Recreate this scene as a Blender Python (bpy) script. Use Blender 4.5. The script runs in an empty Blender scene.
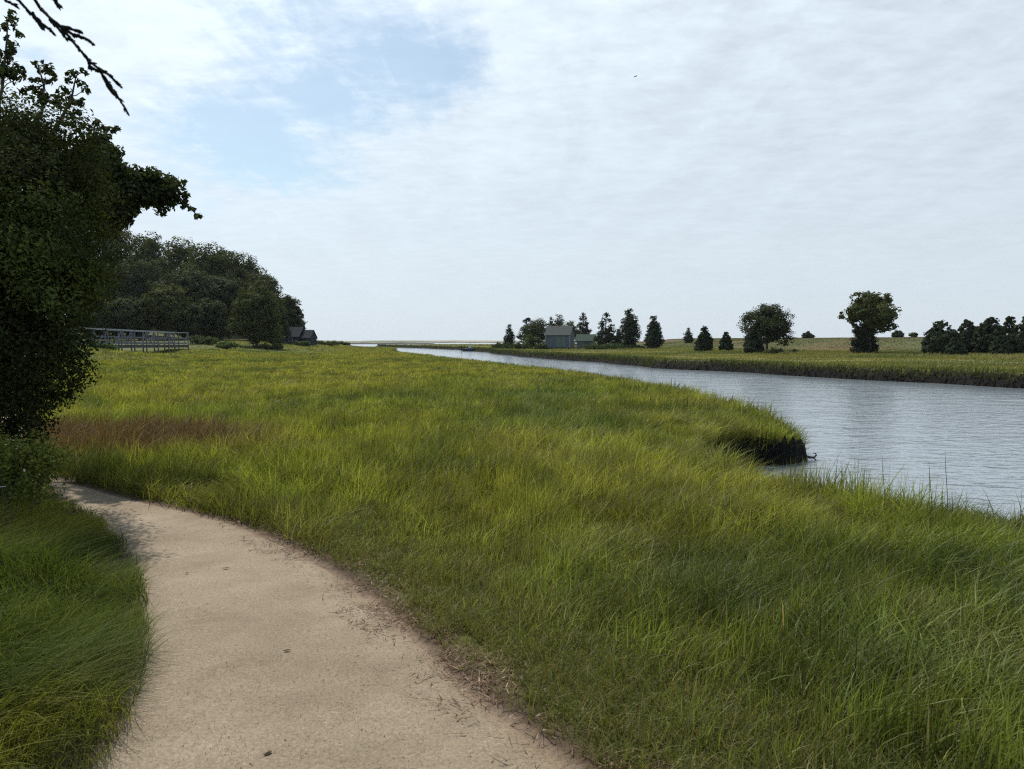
import bpy, bmesh, math, random
import numpy as np
from mathutils import Vector, Matrix

rng = np.random.default_rng(11)
random.seed(5)
S = bpy.context.scene
COL = S.collection
PI = math.pi

# ------------------------------------------------------------------ camera
F = 740.0                     # focal length in pixels of a 1024 wide frame
HORIZON = 341.0
PITCH = math.atan((384.5 - HORIZON) / F)
EYE = 1.6
WATER = -0.72
cam_d = bpy.data.cameras.new('camera')
cam = bpy.data.objects.new('camera', cam_d); COL.objects.link(cam)
cam.location = (0, 0, EYE)
cam.rotation_euler = (PI / 2 - PITCH, 0, 0)
cam_d.sensor_width = 36; cam_d.lens = F / 1024 * 36
cam_d.clip_start = 0.05; cam_d.clip_end = 60000
cam_d.dof.use_dof = True; cam_d.dof.focus_distance = 14; cam_d.dof.aperture_fstop = 7.0
S.camera = cam

def ray(px, py):
    a = (px - 512) / F; b = (384.5 - py) / F
    c, s = math.cos(PITCH), math.sin(PITCH)
    return np.array([a, c + b * s, -s + b * c])
def ground(px, py, z=0.0):     # where the sight line through a pixel meets height z
    d = ray(px, py); t = (z - EYE) / d[2]
    return (d[0] * t, d[1] * t)
def at(px, py, Y):             # world point on that sight line at forward distance Y
    d = ray(px, py); t = Y / d[1]
    return np.array([d[0] * t, Y, EYE + d[2] * t])

# ------------------------------------------------------------------ noise helpers
def ss(a, b, x):
    t = np.clip((np.asarray(x, float) - a) / (b - a), 0, 1); return t * t * (3 - 2 * t)
def _h(ix, iy, seed):
    n = (ix.astype(np.int64) * 374761393 + iy.astype(np.int64) * 668265263 + seed * 1442695) & 0x7fffffff
    n = ((n ^ (n >> 13)) * 1274126177) & 0x7fffffff
    n = n ^ (n >> 16)
    return (n & 0xffff) / 65535.0
def vnoise(x, y, seed=0):
    x = np.asarray(x, float); y = np.asarray(y, float)
    ix = np.floor(x); iy = np.floor(y); fx = x - ix; fy = y - iy
    fx = fx * fx * (3 - 2 * fx); fy = fy * fy * (3 - 2 * fy)
    a = _h(ix, iy, seed); b = _h(ix + 1, iy, seed); c = _h(ix, iy + 1, seed); d = _h(ix + 1, iy + 1, seed)
    return (a * (1 - fx) + b * fx) * (1 - fy) + (c * (1 - fx) + d * fx) * fy
def fbm(x, y, seed=0, oct=3):
    v = 0; a = .5; t = 0
    for k in range(oct):
        v = v + a * vnoise(x * 2 ** k + 17.3 * k, y * 2 ** k - 9.1 * k, seed + k); t += a; a *= .5
    return v / t

# ------------------------------------------------------------------ land outline
SHORE_NEAR = [(30, -60), (12, -12), (6.4, 1), (5.5, 4), (4.9, 5.6), (4.55, 6.4), (4.15, 7.0), (3.65, 7.6), (3.2, 8.1), (2.95, 8.8), (2.75, 9.7),
              (2.6, 10.6), (2.95, 11.8), (3.4, 12.7), (4.0, 13.3), (4.7, 13.7), (5.3, 14.0), (5.75, 14.5), (5.9, 15.2), (5.8, 16.2), (5.6, 17.2),
              (5.6, 19.5), (5.5, 22), (5.0, 28), (4.2, 33), (2.5, 40), (-1.7, 56), (-6, 71), (-10, 86), (-15, 103), (-20, 121), (-22.5, 140), (-25, 160),
              (-28.5, 182), (-36, 200), (-58, 212), (-80, 230), (-140, 300), (-300, 330), (-700, 300), (-700, -60)]
SHORE_FAR = [(36, 20), (26.5, 32), (25, 36.2), (23.4, 40.5), (20.4, 46), (17.4, 54), (12.6, 63), (9.6, 80), (5.5, 93), (2.1, 106), (-2, 130), (-5, 152), (-9, 172),
             (-15, 198), (-30, 240), (-47, 280), (-60, 330), (-30, 345), (-5, 350), (40, 420), (300, 520), (800, 400), (800, -60), (90, -60), (60, 0)]
SHORE_DUNE = [(-1600, 900), (-500, 960), (-340, 1000), (-250, 980), (-120, 1030), (-20, 1010), (60, 1050), (300, 1100), (900, 1150), (900, 1300), (-1600, 1300)]
SPIT = [(-160, 560), (-110, 545), (-72, 560), (-60, 585), (-110, 600), (-200, 610)]

def refine(poly, seed, amp, mind):
    """a natural ragged outline: subdivide each edge and push points sideways"""
    P = [np.array(p, float) for p in poly]; out = []
    for i in range(len(P)):
        a, b = P[i], P[(i + 1) % len(P)]
        L = np.linalg.norm(b - a); n = max(1, min(14, int(L / max(mind, 0.02 * np.linalg.norm(a)))))
        d = (b - a) / L; nn = np.array([-d[1], d[0]])
        for k in range(n):
            p = a + (b - a) * k / n
            r = np.linalg.norm(p)
            o = (fbm(np.array([p[0] / (.02 * r + .5)]), np.array([p[1] / (.02 * r + .5)]), seed)[0] - .5) * 2 * amp * (0.25 + r * .012)
            out.append(p + nn * o)
    return np.array(out)
PN = refine(SHORE_NEAR, 3, .35, .35); PF = refine(SHORE_FAR, 5, .55, 1.2)
PD = refine(SHORE_DUNE, 7, .5, 20); PS = refine(SPIT, 8, .3, 8)

def sdf(poly, x, y):
    """signed distance, positive inside"""
    x = np.asarray(x, float).ravel(); y = np.asarray(y, float).ravel()
    d2 = np.full(x.shape, 1e18); ins = np.zeros(x.shape, bool)
    A = poly; B = np.roll(poly, -1, 0)
    for (ax, ay), (bx, by) in zip(A, B):
        ex, ey = bx - ax, by - ay
        t = np.clip(((x - ax) * ex + (y - ay) * ey) / (ex * ex + ey * ey + 1e-12), 0, 1)
        dx = x - ax - t * ex; dy = y - ay - t * ey
        d2 = np.minimum(d2, dx * dx + dy * dy)
        c = (ay > y) != (by > y)
        if ey != 0: ins ^= c & (x < ex * (y - ay) / ey + ax)
    return np.where(ins, 1, -1) * np.sqrt(d2)

# ------------------------------------------------------------------ the path
R_PX = [(690, 860), (580, 769), (500, 709), (448, 668), (400, 622), (350, 581), (300, 551), (230, 522), (150, 502), (100, 491), (55, 480)]
L_PX = [(40, 860), (92, 769), (122, 720), (134, 680), (142, 630), (140, 590), (124, 548), (96, 517), (60, 497), (20, 484), (-30, 474)]
RE = [(3.4, -4.5), (2.2, -1.0), (1.3, .9)] + [ground(*p) for p in R_PX[:]]
LE = [(.6, -5.5), (-.4, -1.3), (-.9, .9)] + [ground(*p) for p in L_PX]
RE += [(-6.5, 9.6), (-7.8, 11.8), (-9.15, 14.2), (-13.2, 18.6), (-20, 24), (-30, 40), (-36, 54), (-40, 66)]
LE += [(-7.9, 10.4), (-8.9, 12.2), (-10.3, 14.4), (-14.0, 19.5), (-21, 25.4), (-31.3, 41), (-37.4, 54.4), (-41.4, 66)]
RE = np.array(RE); LE = np.array(LE)
def resample(P, n):
    t = np.linspace(0, len(P) - 1, n); i = np.minimum(t.astype(int), len(P) - 2); f = t - i
    P0 = P[np.maximum(i - 1, 0)]; P1 = P[i]; P2 = P[i + 1]; P3 = P[np.minimum(i + 2, len(P) - 1)]; f = f[:, None]
    return .5 * ((2 * P1) + (-P0 + P2) * f + (2 * P0 - 5 * P1 + 4 * P2 - P3) * f ** 2 + (-P0 + 3 * P1 - 3 * P2 + P3) * f ** 3)
NP = 240
RS = resample(RE, NP); LS = resample(LE, NP)
PATH_POLY = np.vstack([RS[::2], LS[::-2]])
def path_sd(x, y): return sdf(PATH_POLY, x, y)
LEFT_POLY = np.vstack([LS[::2], [(-60, 68), (-60, -30), (.6, -30)]])
def left_sd(x, y): return sdf(LEFT_POLY, x, y)

def land_height(x, y, sdf_far=None):
    x = np.asarray(x, float); y = np.asarray(y, float)
    r = np.hypot(x, y)
    z = (fbm(x * .35, y * .35, 21) - .5) * .12 * ss(1.5, 8, r)
    # wooded rise at the far left
    m = ss(-26, -46, x + 0.06 * (y - 110)) * ss(84, 112, y) * (1 - ss(162, 200, y))
    z = z + m * (1.7 + 5.0 * ss(112, 175, y) * ss(-40, -75, x))
    z = z + .95 * np.exp(-(((x + 40) / 4.5) ** 2 + ((y - 64.5) / 5.5) ** 2))
    z = z + 2.2 * ss(-22, -60, x) * ss(5, 30, y) * (1 - ss(30, 60, y))
    z = z + .30 * ss(-28, -34, x) * ss(56, 66, y) * (1 - ss(90, 110, y)) - .5 * np.exp(-(((y - 79) / 5.0) ** 2)) * ss(-31, -36, x)
    # grassy hill over the water
    if sdf_far is None: sdf_far = sdf(PF, x, y).reshape(x.shape)
    b = x / np.maximum(y, 1)
    hill = .12 * ss(3, 20, sdf_far) + 2.0 * ss(24, 66, sdf_far) * ss(.10, .24, b) + .45 * ss(50, 110, sdf_far) * ss(.12, .22, b) * (1 - ss(.3, .5, b)) * .9
    hill = hill + .55 * (fbm(x * .022, y * .022, 57) - .5) * ss(50, 90, sdf_far)
    hill = hill * ss(-.02, .06, b) + .25 * ss(60, 110, sdf_far) * ss(.5, .7, b)
    z = z + np.where(sdf_far > 0, hill, 0) * (1 - ss(250, 330, y))
    return z
def shore_slump(x, y, s):
    return (.03 + .16 * fbm(x * .9, y * .9, 25)) * (1 - ss(0, 1.1, s)) + .34 * np.exp(-((x - 5.9) ** 2 + (y - 14.7) ** 2) / 1.1)
def ground_z(x, y):
    x = np.atleast_1d(np.asarray(x, float)); y = np.atleast_1d(np.asarray(y, float))
    z = land_height(x, y)
    z = z + .34 * ss(.05, 1.6, left_sd(x, y)) * (1 - ss(14, 26, y))
    return z
def gz(x, y): return float(ground_z([x], [y])[0])

# ------------------------------------------------------------------ mesh helpers
def mesh_np(name, V, faces, mat, parent=None, col=None, smooth=False):
    """faces: list of int arrays, each (m,3) or (m,4)"""
    me = bpy.data.meshes.new(name)
    V = np.ascontiguousarray(V, np.float32)
    faces = [np.asarray(f, np.int32) for f in faces if len(f)]
    me.vertices.add(len(V)); me.vertices.foreach_set('co', V.ravel())
    nl = sum(f.size for f in faces); npoly = sum(len(f) for f in faces)
    me.loops.add(nl); me.loops.foreach_set('vertex_index', np.concatenate([f.ravel() for f in faces]))
    st = np.concatenate([np.full(len(f), f.shape[1], np.int32) for f in faces])
    start = np.concatenate([[0], np.cumsum(st)[:-1]]).astype(np.int32)
    me.polygons.add(npoly); me.polygons.foreach_set('loop_start', start)
    me.update(calc_edges=True)
    me.polygons.foreach_set('use_smooth', np.full(npoly, bool(smooth)))
    if col is not None:
        c = np.ones((len(V), 4), np.float32); c[:, :3] = col
        a = me.color_attributes.new('Col', 'FLOAT_COLOR', 'POINT'); a.data.foreach_set('color', c.ravel())
    me.materials.append(mat)
    o = bpy.data.objects.new(name, me); COL.objects.link(o)
    if parent is not None: o.parent = parent
    return o
def tag(o, label=None, cat=None, group=None, kind=None):
    if label: o['label'] = label
    if cat: o['category'] = cat
    if group: o['group'] = group
    if kind: o['kind'] = kind
    return o
def thing(name, label, cat, loc=(0, 0, 0), rz=0, group=None):
    o = bpy.data.objects.new(name, None); COL.objects.link(o)
    o.location = loc; o.rotation_euler = (0, 0, rz); o.empty_display_size = .2
    return tag(o, label, cat, group)

class MB:
    def __init__(s): s.V = []; s.Q = []; s.T = []; s.n = 0
    def add(s, V, Q=None, T=None):
        V = np.asarray(V, float)
        if Q is not None and len(Q): s.Q.append(np.asarray(Q) + s.n)
        if T is not None and len(T): s.T.append(np.asarray(T) + s.n)
        s.V.append(V); s.n += len(V)
    def box(s, c, d, rz=0):
        x, y, z = [v / 2 for v in d]
        P = np.array([(-x, -y, -z), (x, -y, -z), (x, y, -z), (-x, y, -z), (-x, -y, z), (x, -y, z), (x, y, z), (-x, y, z)])
        if rz: P = P @ np.array([[math.cos(rz), math.sin(rz), 0], [-math.sin(rz), math.cos(rz), 0], [0, 0, 1]])
        s.add(P + np.asarray(c, float), [(0, 3, 2, 1), (4, 5, 6, 7), (0, 1, 5, 4), (1, 2, 6, 5), (2, 3, 7, 6), (3, 0, 4, 7)])
    def bar(s, a, b, w, h):
        a = np.asarray(a, float); b = np.asarray(b, float); d = b - a; d /= np.linalg.norm(d)
        u = np.cross(d, [0, 0, 1.]); 
        if np.linalg.norm(u) < 1e-3: u = np.array([1., 0, 0])
        u /= np.linalg.norm(u); v = np.cross(u, d)
        P = [a + u * sx * w / 2 + v * sy * h / 2 for sx, sy in ((-1, -1), (1, -1), (1, 1), (-1, 1))] + [b + u * sx * w / 2 + v * sy * h / 2 for sx, sy in ((-1, -1), (1, -1), (1, 1), (-1, 1))]
        s.add(P, [(0, 3, 2, 1), (4, 5, 6, 7), (0, 1, 5, 4), (1, 2, 6, 5), (2, 3, 7, 6), (3, 0, 4, 7)])
    def tube(s, pts, rad, n=7):
        pts = np.asarray(pts, float); m = len(pts); rad = np.broadcast_to(rad, (m,))
        V = []
        for i in range(m):
            d = pts[min(i + 1, m - 1)] - pts[max(i - 1, 0)]; d = d / (np.linalg.norm(d) + 1e-9)
            u = np.cross(d, [.13, .31, .94]); 
            if np.linalg.norm(u) < .05: u = np.cross(d, [1., 0, 0])
            u /= np.linalg.norm(u); v = np.cross(d, u)
            for k in range(n):
                a = 2 * PI * k / n; V.append(pts[i] + rad[i] * (math.cos(a) * u + math.sin(a) * v))
        Q = [(i * n + k, i * n + (k + 1) % n, (i + 1) * n + (k + 1) % n, (i + 1) * n + k) for i in range(m - 1) for k in range(n)]
        V.append(pts[-1]); T = [((m - 1) * n + k, (m - 1) * n + (k + 1) % n, m * n) for k in range(n)]
        s.add(V, Q, T)
    def build(s, name, mat, parent=None, smooth=False, col=None):
        fs = []
        if s.Q: fs.append(np.vstack(s.Q))
        if s.T: fs.append(np.vstack(s.T))
        V = np.vstack(s.V)
        return mesh_np(name, V, fs, mat, parent, smooth=smooth, col=col)

# ------------------------------------------------------------------ materials
def new_mat(name):
    m = bpy.data.materials.new(name); m.use_nodes = True; nt = m.node_tree; nt.nodes.clear()
    out = nt.nodes.new('ShaderNodeOutputMaterial'); return m, nt, out
def N(nt, t, **kw):
    n = nt.nodes.new(t)
    for k, v in kw.items():
        if k in n.inputs: n.inputs[k].default_value = v
        else: setattr(n, k, v)
    return n
def ramp(nt, stops):
    r = nt.nodes.new('ShaderNodeValToRGB'); e = r.color_ramp.elements
    while len(e) < len(stops): e.new(.5)
    for k, (p, c) in enumerate(stops): e[k].position = p; e[k].color = (*c, 1)
    return r
def leaf_mat(name, trans=.35, gloss=.05, rough=.45, tint=1.25):
    m, nt, out = new_mat(name); L = nt.links
    a = N(nt, 'ShaderNodeVertexColor'); a.layer_name = 'Col'
    d = N(nt, 'ShaderNodeBsdfDiffuse'); t = N(nt, 'ShaderNodeBsdfTranslucent'); g = N(nt, 'ShaderNodeBsdfGlossy', Roughness=rough)
    g.inputs['Color'].default_value = (1, 1, 1, 1)
    mul = N(nt, 'ShaderNodeMix', data_type='RGBA', blend_type='MULTIPLY'); mul.inputs[0].default_value = 1
    mul.inputs[7].default_value = (tint, tint * 1.02, tint * .55, 1)
    L.new(a.outputs[0], mul.inputs[6]); L.new(a.outputs[0], d.inputs[0]); L.new(mul.outputs[2], t.inputs[0])
    m1 = N(nt, 'ShaderNodeMixShader'); m1.inputs[0].default_value = trans
    L.new(d.outputs[0], m1.inputs[1]); L.new(t.outputs[0], m1.inputs[2])
    m2 = N(nt, 'ShaderNodeMixShader'); m2.inputs[0].default_value = gloss
    L.new(m1.outputs[0], m2.inputs[1]); L.new(g.outputs[0], m2.inputs[2]); L.new(m2.outputs[0], out.inputs[0])
    return m
def noise_mat(name, c1, c2, scale=4, rough=.85, bump=.2, dist=.01, coords='Object', stretch=(1, 1, 1), c3=None, spec=.3):
    m, nt, out = new_mat(name); L = nt.links
    p = N(nt, 'ShaderNodeBsdfPrincipled', Roughness=rough); p.inputs['Specular IOR Level'].default_value = spec
    tc = N(nt, 'ShaderNodeTexCoord'); mp = N(nt, 'ShaderNodeMapping'); mp.inputs['Scale'].default_value = stretch
    L.new(tc.outputs[coords], mp.inputs[0])
    n = N(nt, 'ShaderNodeTexNoise', Scale=scale, Detail=7.0, Roughness=.62); L.new(mp.outputs[0], n.inputs['Vector'])
    st = [(.3, c1), (.7, c2)] if c3 is None else [(.28, c1), (.5, c2), (.72, c3)]
    r = ramp(nt, st); L.new(n.outputs['Fac'], r.inputs[0]); L.new(r.outputs[0], p.inputs['Base Color'])
    if bump:
        b = N(nt, 'ShaderNodeBump', Strength=bump, Distance=dist); L.new(n.outputs['Fac'], b.inputs['Height']); L.new(b.outputs[0], p.inputs['Normal'])
    L.new(p.outputs[0], out.inputs[0]); return m
M_GRASS = leaf_mat('grass_blade', .36, .014, .55, 1.3)
M_LEAF = leaf_mat('leaf', .22, .008, .6, 1.3)
M_CEDAR = leaf_mat('cedar_leaf', .2, .006, .6, 1.2)
M_LITTER = leaf_mat('dry_litter', .15, .02)
M_BARK = noise_mat('bark', (.05, .042, .035), (.14, .12, .10), 9, .9, .6, .02, stretch=(1, 1, .25))
M_WOOD = noise_mat('weathered_wood', (.10, .106, .125), (.19, .198, .22), 3, .8, .2, .005, stretch=(6, 6, 1.5))
M_WOODD = noise_mat('dark_wood', (.06, .055, .055), (.12, .11, .11), 4, .85, .2, .005)

# terrain: bare peat and thatch, mud on the banks, meadow soil
def terrain_mat():
    m, nt, out = new_mat('peat_and_turf'); L = nt.links
    p = N(nt, 'ShaderNodeBsdfPrincipled', Roughness=.95); p.inputs['Specular IOR Level'].default_value = .15
    a = N(nt, 'ShaderNodeVertexColor'); a.layer_name = 'Col'
    tc = N(nt, 'ShaderNodeTexCoord')
    n = N(nt, 'ShaderNodeTexNoise', Scale=.9, Detail=9.0, Roughness=.7); L.new(tc.outputs['Object'], n.inputs['Vector'])
    r = ramp(nt, [(.3, (.55, .55, .55)), (.7, (1.35, 1.35, 1.3))]); L.new(n.outputs['Fac'], r.inputs[0])
    mul = N(nt, 'ShaderNodeMix', data_type='RGBA', blend_type='MULTIPLY'); mul.inputs[0].default_value = 1
    L.new(a.outputs[0], mul.inputs[6]); L.new(r.outputs[0], mul.inputs[7]); L.new(mul.outputs[2], p.inputs['Base Color'])
    n2 = N(nt, 'ShaderNodeTexNoise', Scale=14.0, Detail=6.0); L.new(tc.outputs['Object'], n2.inputs['Vector'])
    b = N(nt, 'ShaderNodeBump', Strength=.7, Distance=.06); L.new(n2.outputs['Fac'], b.inputs['Height']); L.new(b.outputs[0], p.inputs['Normal'])
    L.new(p.outputs[0], out.inputs[0]); return m

# ------------------------------------------------------------------ colour fields of the vegetation
def mix(a, b, t): t = np.asarray(t)[..., None]; return np.asarray(a) * (1 - t) + np.asarray(b) * t
def red_patch(x, y):
    a = 1 - ss(.6, 1.15, np.hypot((x + 5.9 + .32 * (y - 11.0)) / 2.3, (y - 11.3) / 1.9) + (fbm(x * 1.4, y * 1.4, 77) - .5) * .5)
    return a
def marsh_colour(x, y):
    """own colour of the marsh grass at a place: cordgrass green, straw, reddish rush"""
    r = np.hypot(x, y)
    g = np.array([.112, .138, .022]); ye = np.array([.185, .180, .032]); dk = np.array([.050, .085, .020]); br = np.array([.17, .125, .05])
    f1 = fbm(x * .10, y * .05, 31, 4); f2 = fbm(x * .5, y * .28, 37, 3)
    c = mix(g, ye, ss(.30, .68, f1 * .6 + f2 * .4 + .14 * ss(5, 20, r)))
    c = mix(c, dk, .75 * ss(.58, .75, fbm(x * .22 + 5, y * .12, 41, 3)))
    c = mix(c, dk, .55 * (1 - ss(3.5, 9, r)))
    c = mix(c, br, .5 * ss(.62, .78, fbm(x * .09 - 3, y * .06, 47, 3)) * ss(14, 40, r))
    c = mix(c, np.array([.125, .078, .044]), .85 * red_patch(x, y))
    return c
def meadow_colour(x, y, sd):
    c = mix([.165, .155, .038], [.105, .115, .030], ss(.4, .62, fbm(x * .06, y * .12, 51)))
    c = mix(c, mix([.085, .092, .034], [.125, .088, .042], ss(.62, .74, fbm(x * .045, y * .04, 53))), .9 * ss(26, 40, sd))
    c = mix(c, [.17, .175, .07], .5 * ss(17, 22, sd) * (1 - ss(27, 36, sd)) * ss(.3, .6, fbm(x * .05, y * .1, 55)))
    return c

# ------------------------------------------------------------------ terrain sheet (polar grid, fine where the photo looks)
def build_terrain():
    th = np.radians(np.concatenate([np.arange(-178, -62, 4), np.arange(-62, 62, .27), np.arange(62, 178.1, 4)]))
    r = np.concatenate([[0.02, .5], np.exp(np.arange(math.log(1.0), math.log(1500), .0105))])
    R, T = np.meshgrid(r, th, indexing='ij'); x = R * np.sin(T); y = R * np.cos(T)
    xs, ys = x.ravel(), y.ravel()
    dn = sdf(PN, xs, ys); df = sdf(PF, xs, ys); dd = sdf(PD, xs, ys); dp = sdf(PS, xs, ys)
    rr = np.hypot(xs, ys)
    z = land_height(xs, ys, df) + .34 * ss(.05, 1.6, left_sd(xs, ys)) * (1 - ss(14, 26, ys))
    ps = path_sd(xs, ys)
    z = z - .035 * ss(-.02, .10, ps)
    z = np.where(dd > 0, ss(0, 60, dd) * (1.0 + 2.6 * fbm(xs * .012, ys * .01, 61)) * (1 - .55 * ss(-150, 250, xs)), z)
    s = np.maximum.reduce([dn, df, dd, dp])
    z = z - np.where((dn > 0) & (rr < 140), shore_slump(xs, ys, dn), 0)
    w = .22 + .008 * rr
    fine = 1 / (1 + (rr / 22) ** 2)
    edge = s + (fbm(xs * 2.2, ys * 2.2, 63, 4) - .5) * .5 * fine + (fbm(xs * .35, ys * .35, 64) - .5) * .3 * (1 - fine)
    k = ss(-w, w * .5, edge)
    zz = -1.5 + (z + 1.5) * k
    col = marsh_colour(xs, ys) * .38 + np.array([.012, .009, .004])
    mead = meadow_colour(xs, ys, df) * .85
    col = np.where((df > 0)[:, None], mead, col)
    col = np.where((dd > 0)[:, None], mix([.13, .14, .08], [.28, .25, .18], ss(.5, .7, fbm(xs * .02, ys * .03, 67))), col)
    col = mix(col, [.10, .11, .04], ((dn > 0) & (ys > 80)) * .6)
    mud = np.array([.009, .0085, .007])
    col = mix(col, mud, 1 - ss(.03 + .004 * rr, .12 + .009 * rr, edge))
    col = mix(col, np.array([.075, .052, .034]), ss(-.26, -.04, ps) * (rr < 12)); col = mix(col, np.array([.24, .18, .13]), ss(-.06, .06, ps))
    V = np.stack([xs, ys, zz], 1)
    nr, ntn = R.shape
    I = np.arange(nr * ntn).reshape(nr, ntn)
    # close the ring behind the camera
    J = np.concatenate([I, I[:, :1]], 1)
    Q = np.stack([J[:-1, :-1].ravel(), J[:-1, 1:].ravel(), J[1:, 1:].ravel(), J[1:, :-1].ravel()], 1)[:, ::-1]
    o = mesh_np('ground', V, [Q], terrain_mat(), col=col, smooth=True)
    tag(o, 'flat salt marsh ground with muddy creek banks and low grassy hill', 'ground', kind='structure')
build_terrain()

# ------------------------------------------------------------------ water
def build_water():
    m, nt, out = new_mat('river_water'); L = nt.links
    p = N(nt, 'ShaderNodeBsdfPrincipled', Roughness=.09, IOR=1.5); p.inputs['Base Color'].default_value = (.18, .212, .235, 1)
    p.inputs['Specular IOR Level'].default_value = .5
    tc = N(nt, 'ShaderNodeTexCoord')
    mp = N(nt, 'ShaderNodeMapping'); mp.inputs['Scale'].default_value = (1.0, 1.7, 1); mp.inputs['Rotation'].default_value = (0, 0, .25)
    L.new(tc.outputs['Object'], mp.inputs[0])
    n1 = N(nt, 'ShaderNodeTexNoise', Scale=2.6, Detail=4.0, Roughness=.5, Distortion=.4); L.new(mp.outputs[0], n1.inputs['Vector'])
    n2 = N(nt, 'ShaderNodeTexNoise', Scale=.55, Detail=3.0, Roughness=.5); L.new(mp.outputs[0], n2.inputs['Vector'])
    ad = N(nt, 'ShaderNodeMath', operation='MULTIPLY_ADD'); ad.inputs[1].default_value = 1.6
    L.new(n2.outputs['Fac'], ad.inputs[0]); L.new(n1.outputs['Fac'], ad.inputs[2])
    b = N(nt, 'ShaderNodeBump', Strength=.36, Distance=.10); L.new(ad.outputs[0], b.inputs['Height']); L.new(b.outputs[0], p.inputs['Normal'])
    L.new(p.outputs[0], out.inputs[0])
    r = np.array([0, 10, 40, 150, 600, 2500, 9000, 40000.]); th = np.radians(np.arange(0, 360, 6)); 
    V = [(0, 0, WATER)]; 
    for q in r[1:]: V += [(q * math.cos(a), q * math.sin(a), WATER) for a in th]
    n = len(th); T = [(0, 1 + k, 1 + (k + 1) % n) for k in range(n)]
    Q = [(1 + i * n + k, 1 + (i + 1) * n + k, 1 + (i + 1) * n + (k + 1) % n, 1 + i * n + (k + 1) % n) for i in range(len(r) - 2) for k in range(n)]
    o = mesh_np('water', np.array(V), [np.array(Q), np.array(T)], m, smooth=True)
    tag(o, 'rippled grey blue tidal river widening to the sea', 'water', kind='structure')
build_water()

# ------------------------------------------------------------------ path
def build_path():
    m, nt, out = new_mat('sandy_gravel'); L = nt.links
    p = N(nt, 'ShaderNodeBsdfPrincipled', Roughness=.9); p.inputs['Specular IOR Level'].default_value = .2
    tc = N(nt, 'ShaderNodeTexCoord')
    n1 = N(nt, 'ShaderNodeTexNoise', Scale=1.3, Detail=8.0, Roughness=.65); L.new(tc.outputs['Object'], n1.inputs['Vector'])
    n2 = N(nt, 'ShaderNodeTexNoise', Scale=70.0, Detail=6.0, Roughness=.85); L.new(tc.outputs['Object'], n2.inputs['Vector'])
    v = N(nt, 'ShaderNodeTexVoronoi', Scale=120.0); L.new(tc.outputs['Object'], v.inputs['Vector'])
    r1 = ramp(nt, [(.30, (.180, .140, .092)), (.52, (.240, .192, .132)), (.75, (.30, .245, .175))]); L.new(n1.outputs['Fac'], r1.inputs[0])
    r2 = ramp(nt, [(.32, (.30, .28, .26)), (.46, (.88, .87, .86)), (.56, (1.05, 1.05, 1.05)), (.70, (1.9, 1.88, 1.82))]); L.new(n2.outputs['Fac'], r2.inputs[0])
    mul = N(nt, 'ShaderNodeMix', data_type='RGBA', blend_type='MULTIPLY'); mul.inputs[0].default_value = .85
    L.new(r1.outputs[0], mul.inputs[6]); L.new(r2.outputs[0], mul.inputs[7])
    a = N(nt, 'ShaderNodeVertexColor'); a.layer_name = 'Col'
    mx = N(nt, 'ShaderNodeMix', data_type='RGBA', blend_type='MULTIPLY'); mx.inputs[0].default_value = 1
    L.new(mul.outputs[2], mx.inputs[6]); L.new(a.outputs[0], mx.inputs[7]); L.new(mx.outputs[2], p.inputs['Base Color'])
    b = N(nt, 'ShaderNodeBump', Strength=.8, Distance=.006); L.new(n2.outputs['Fac'], b.inputs['Height'])
    b2 = N(nt, 'ShaderNodeBump', Strength=.6, Distance=.05); L.new(n1.outputs['Fac'], b2.inputs['Height']); L.new(b.outputs[0], b2.inputs['Normal'])
    L.new(b2.outputs[0], p.inputs['Normal']); L.new(p.outputs[0], out.inputs[0])
    n, k = NP * 2, 28
    A = resample(RE, n); B = resample(LE, n)
    u = np.linspace(-.06, 1.06, k)[None, :, None]
    P = A[:, None, :] * (1 - u) + B[:, None, :] * u
    jag = (fbm(P[:, :, 0] * 3, P[:, :, 1] * 3, 71) - .5) * .16
    edge = np.abs(np.linspace(-1, 1, k))[None, :] ** 6
    dirv = (A - B); dirv /= np.linalg.norm(dirv, axis=1)[:, None]
    sgn = np.where(np.linspace(-1, 1, k) < 0, 1, -1)[None, :]
    P = P + dirv[:, None, :] * (jag * edge * sgn)[..., None]
    z = land_height(P[:, :, 0], P[:, :, 1]) + .004 + (fbm(P[:, :, 0] * 2, P[:, :, 1] * 2, 73) - .5) * .02 - .03 * edge
    w = np.linspace(0, 1, k)[None, :]
    tint = np.ones((n, k, 3))
    d = ss(.86, 1.0, 1 - w) * (fbm(P[:, :, 0] * 2.5, P[:, :, 1] * 2.5, 75) + .3)
    tint = mix(tint, [.72, .52, .42], np.clip(d, 0, 1))
    V = np.concatenate([P, z[..., None]], 2).reshape(-1, 3)
    I = np.arange(n * k).reshape(n, k)
    Q = np.stack([I[:-1, :-1].ravel(), I[1:, :-1].ravel(), I[1:, 1:].ravel(), I[:-1, 1:].ravel()], 1)[:, ::-1]
    o = mesh_np('path', V, [Q], m, col=tint.reshape(-1, 3), smooth=True)
    tag(o, 'pale sandy gravel footpath curving left through the marsh', 'path', kind='structure')
build_path()

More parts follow.
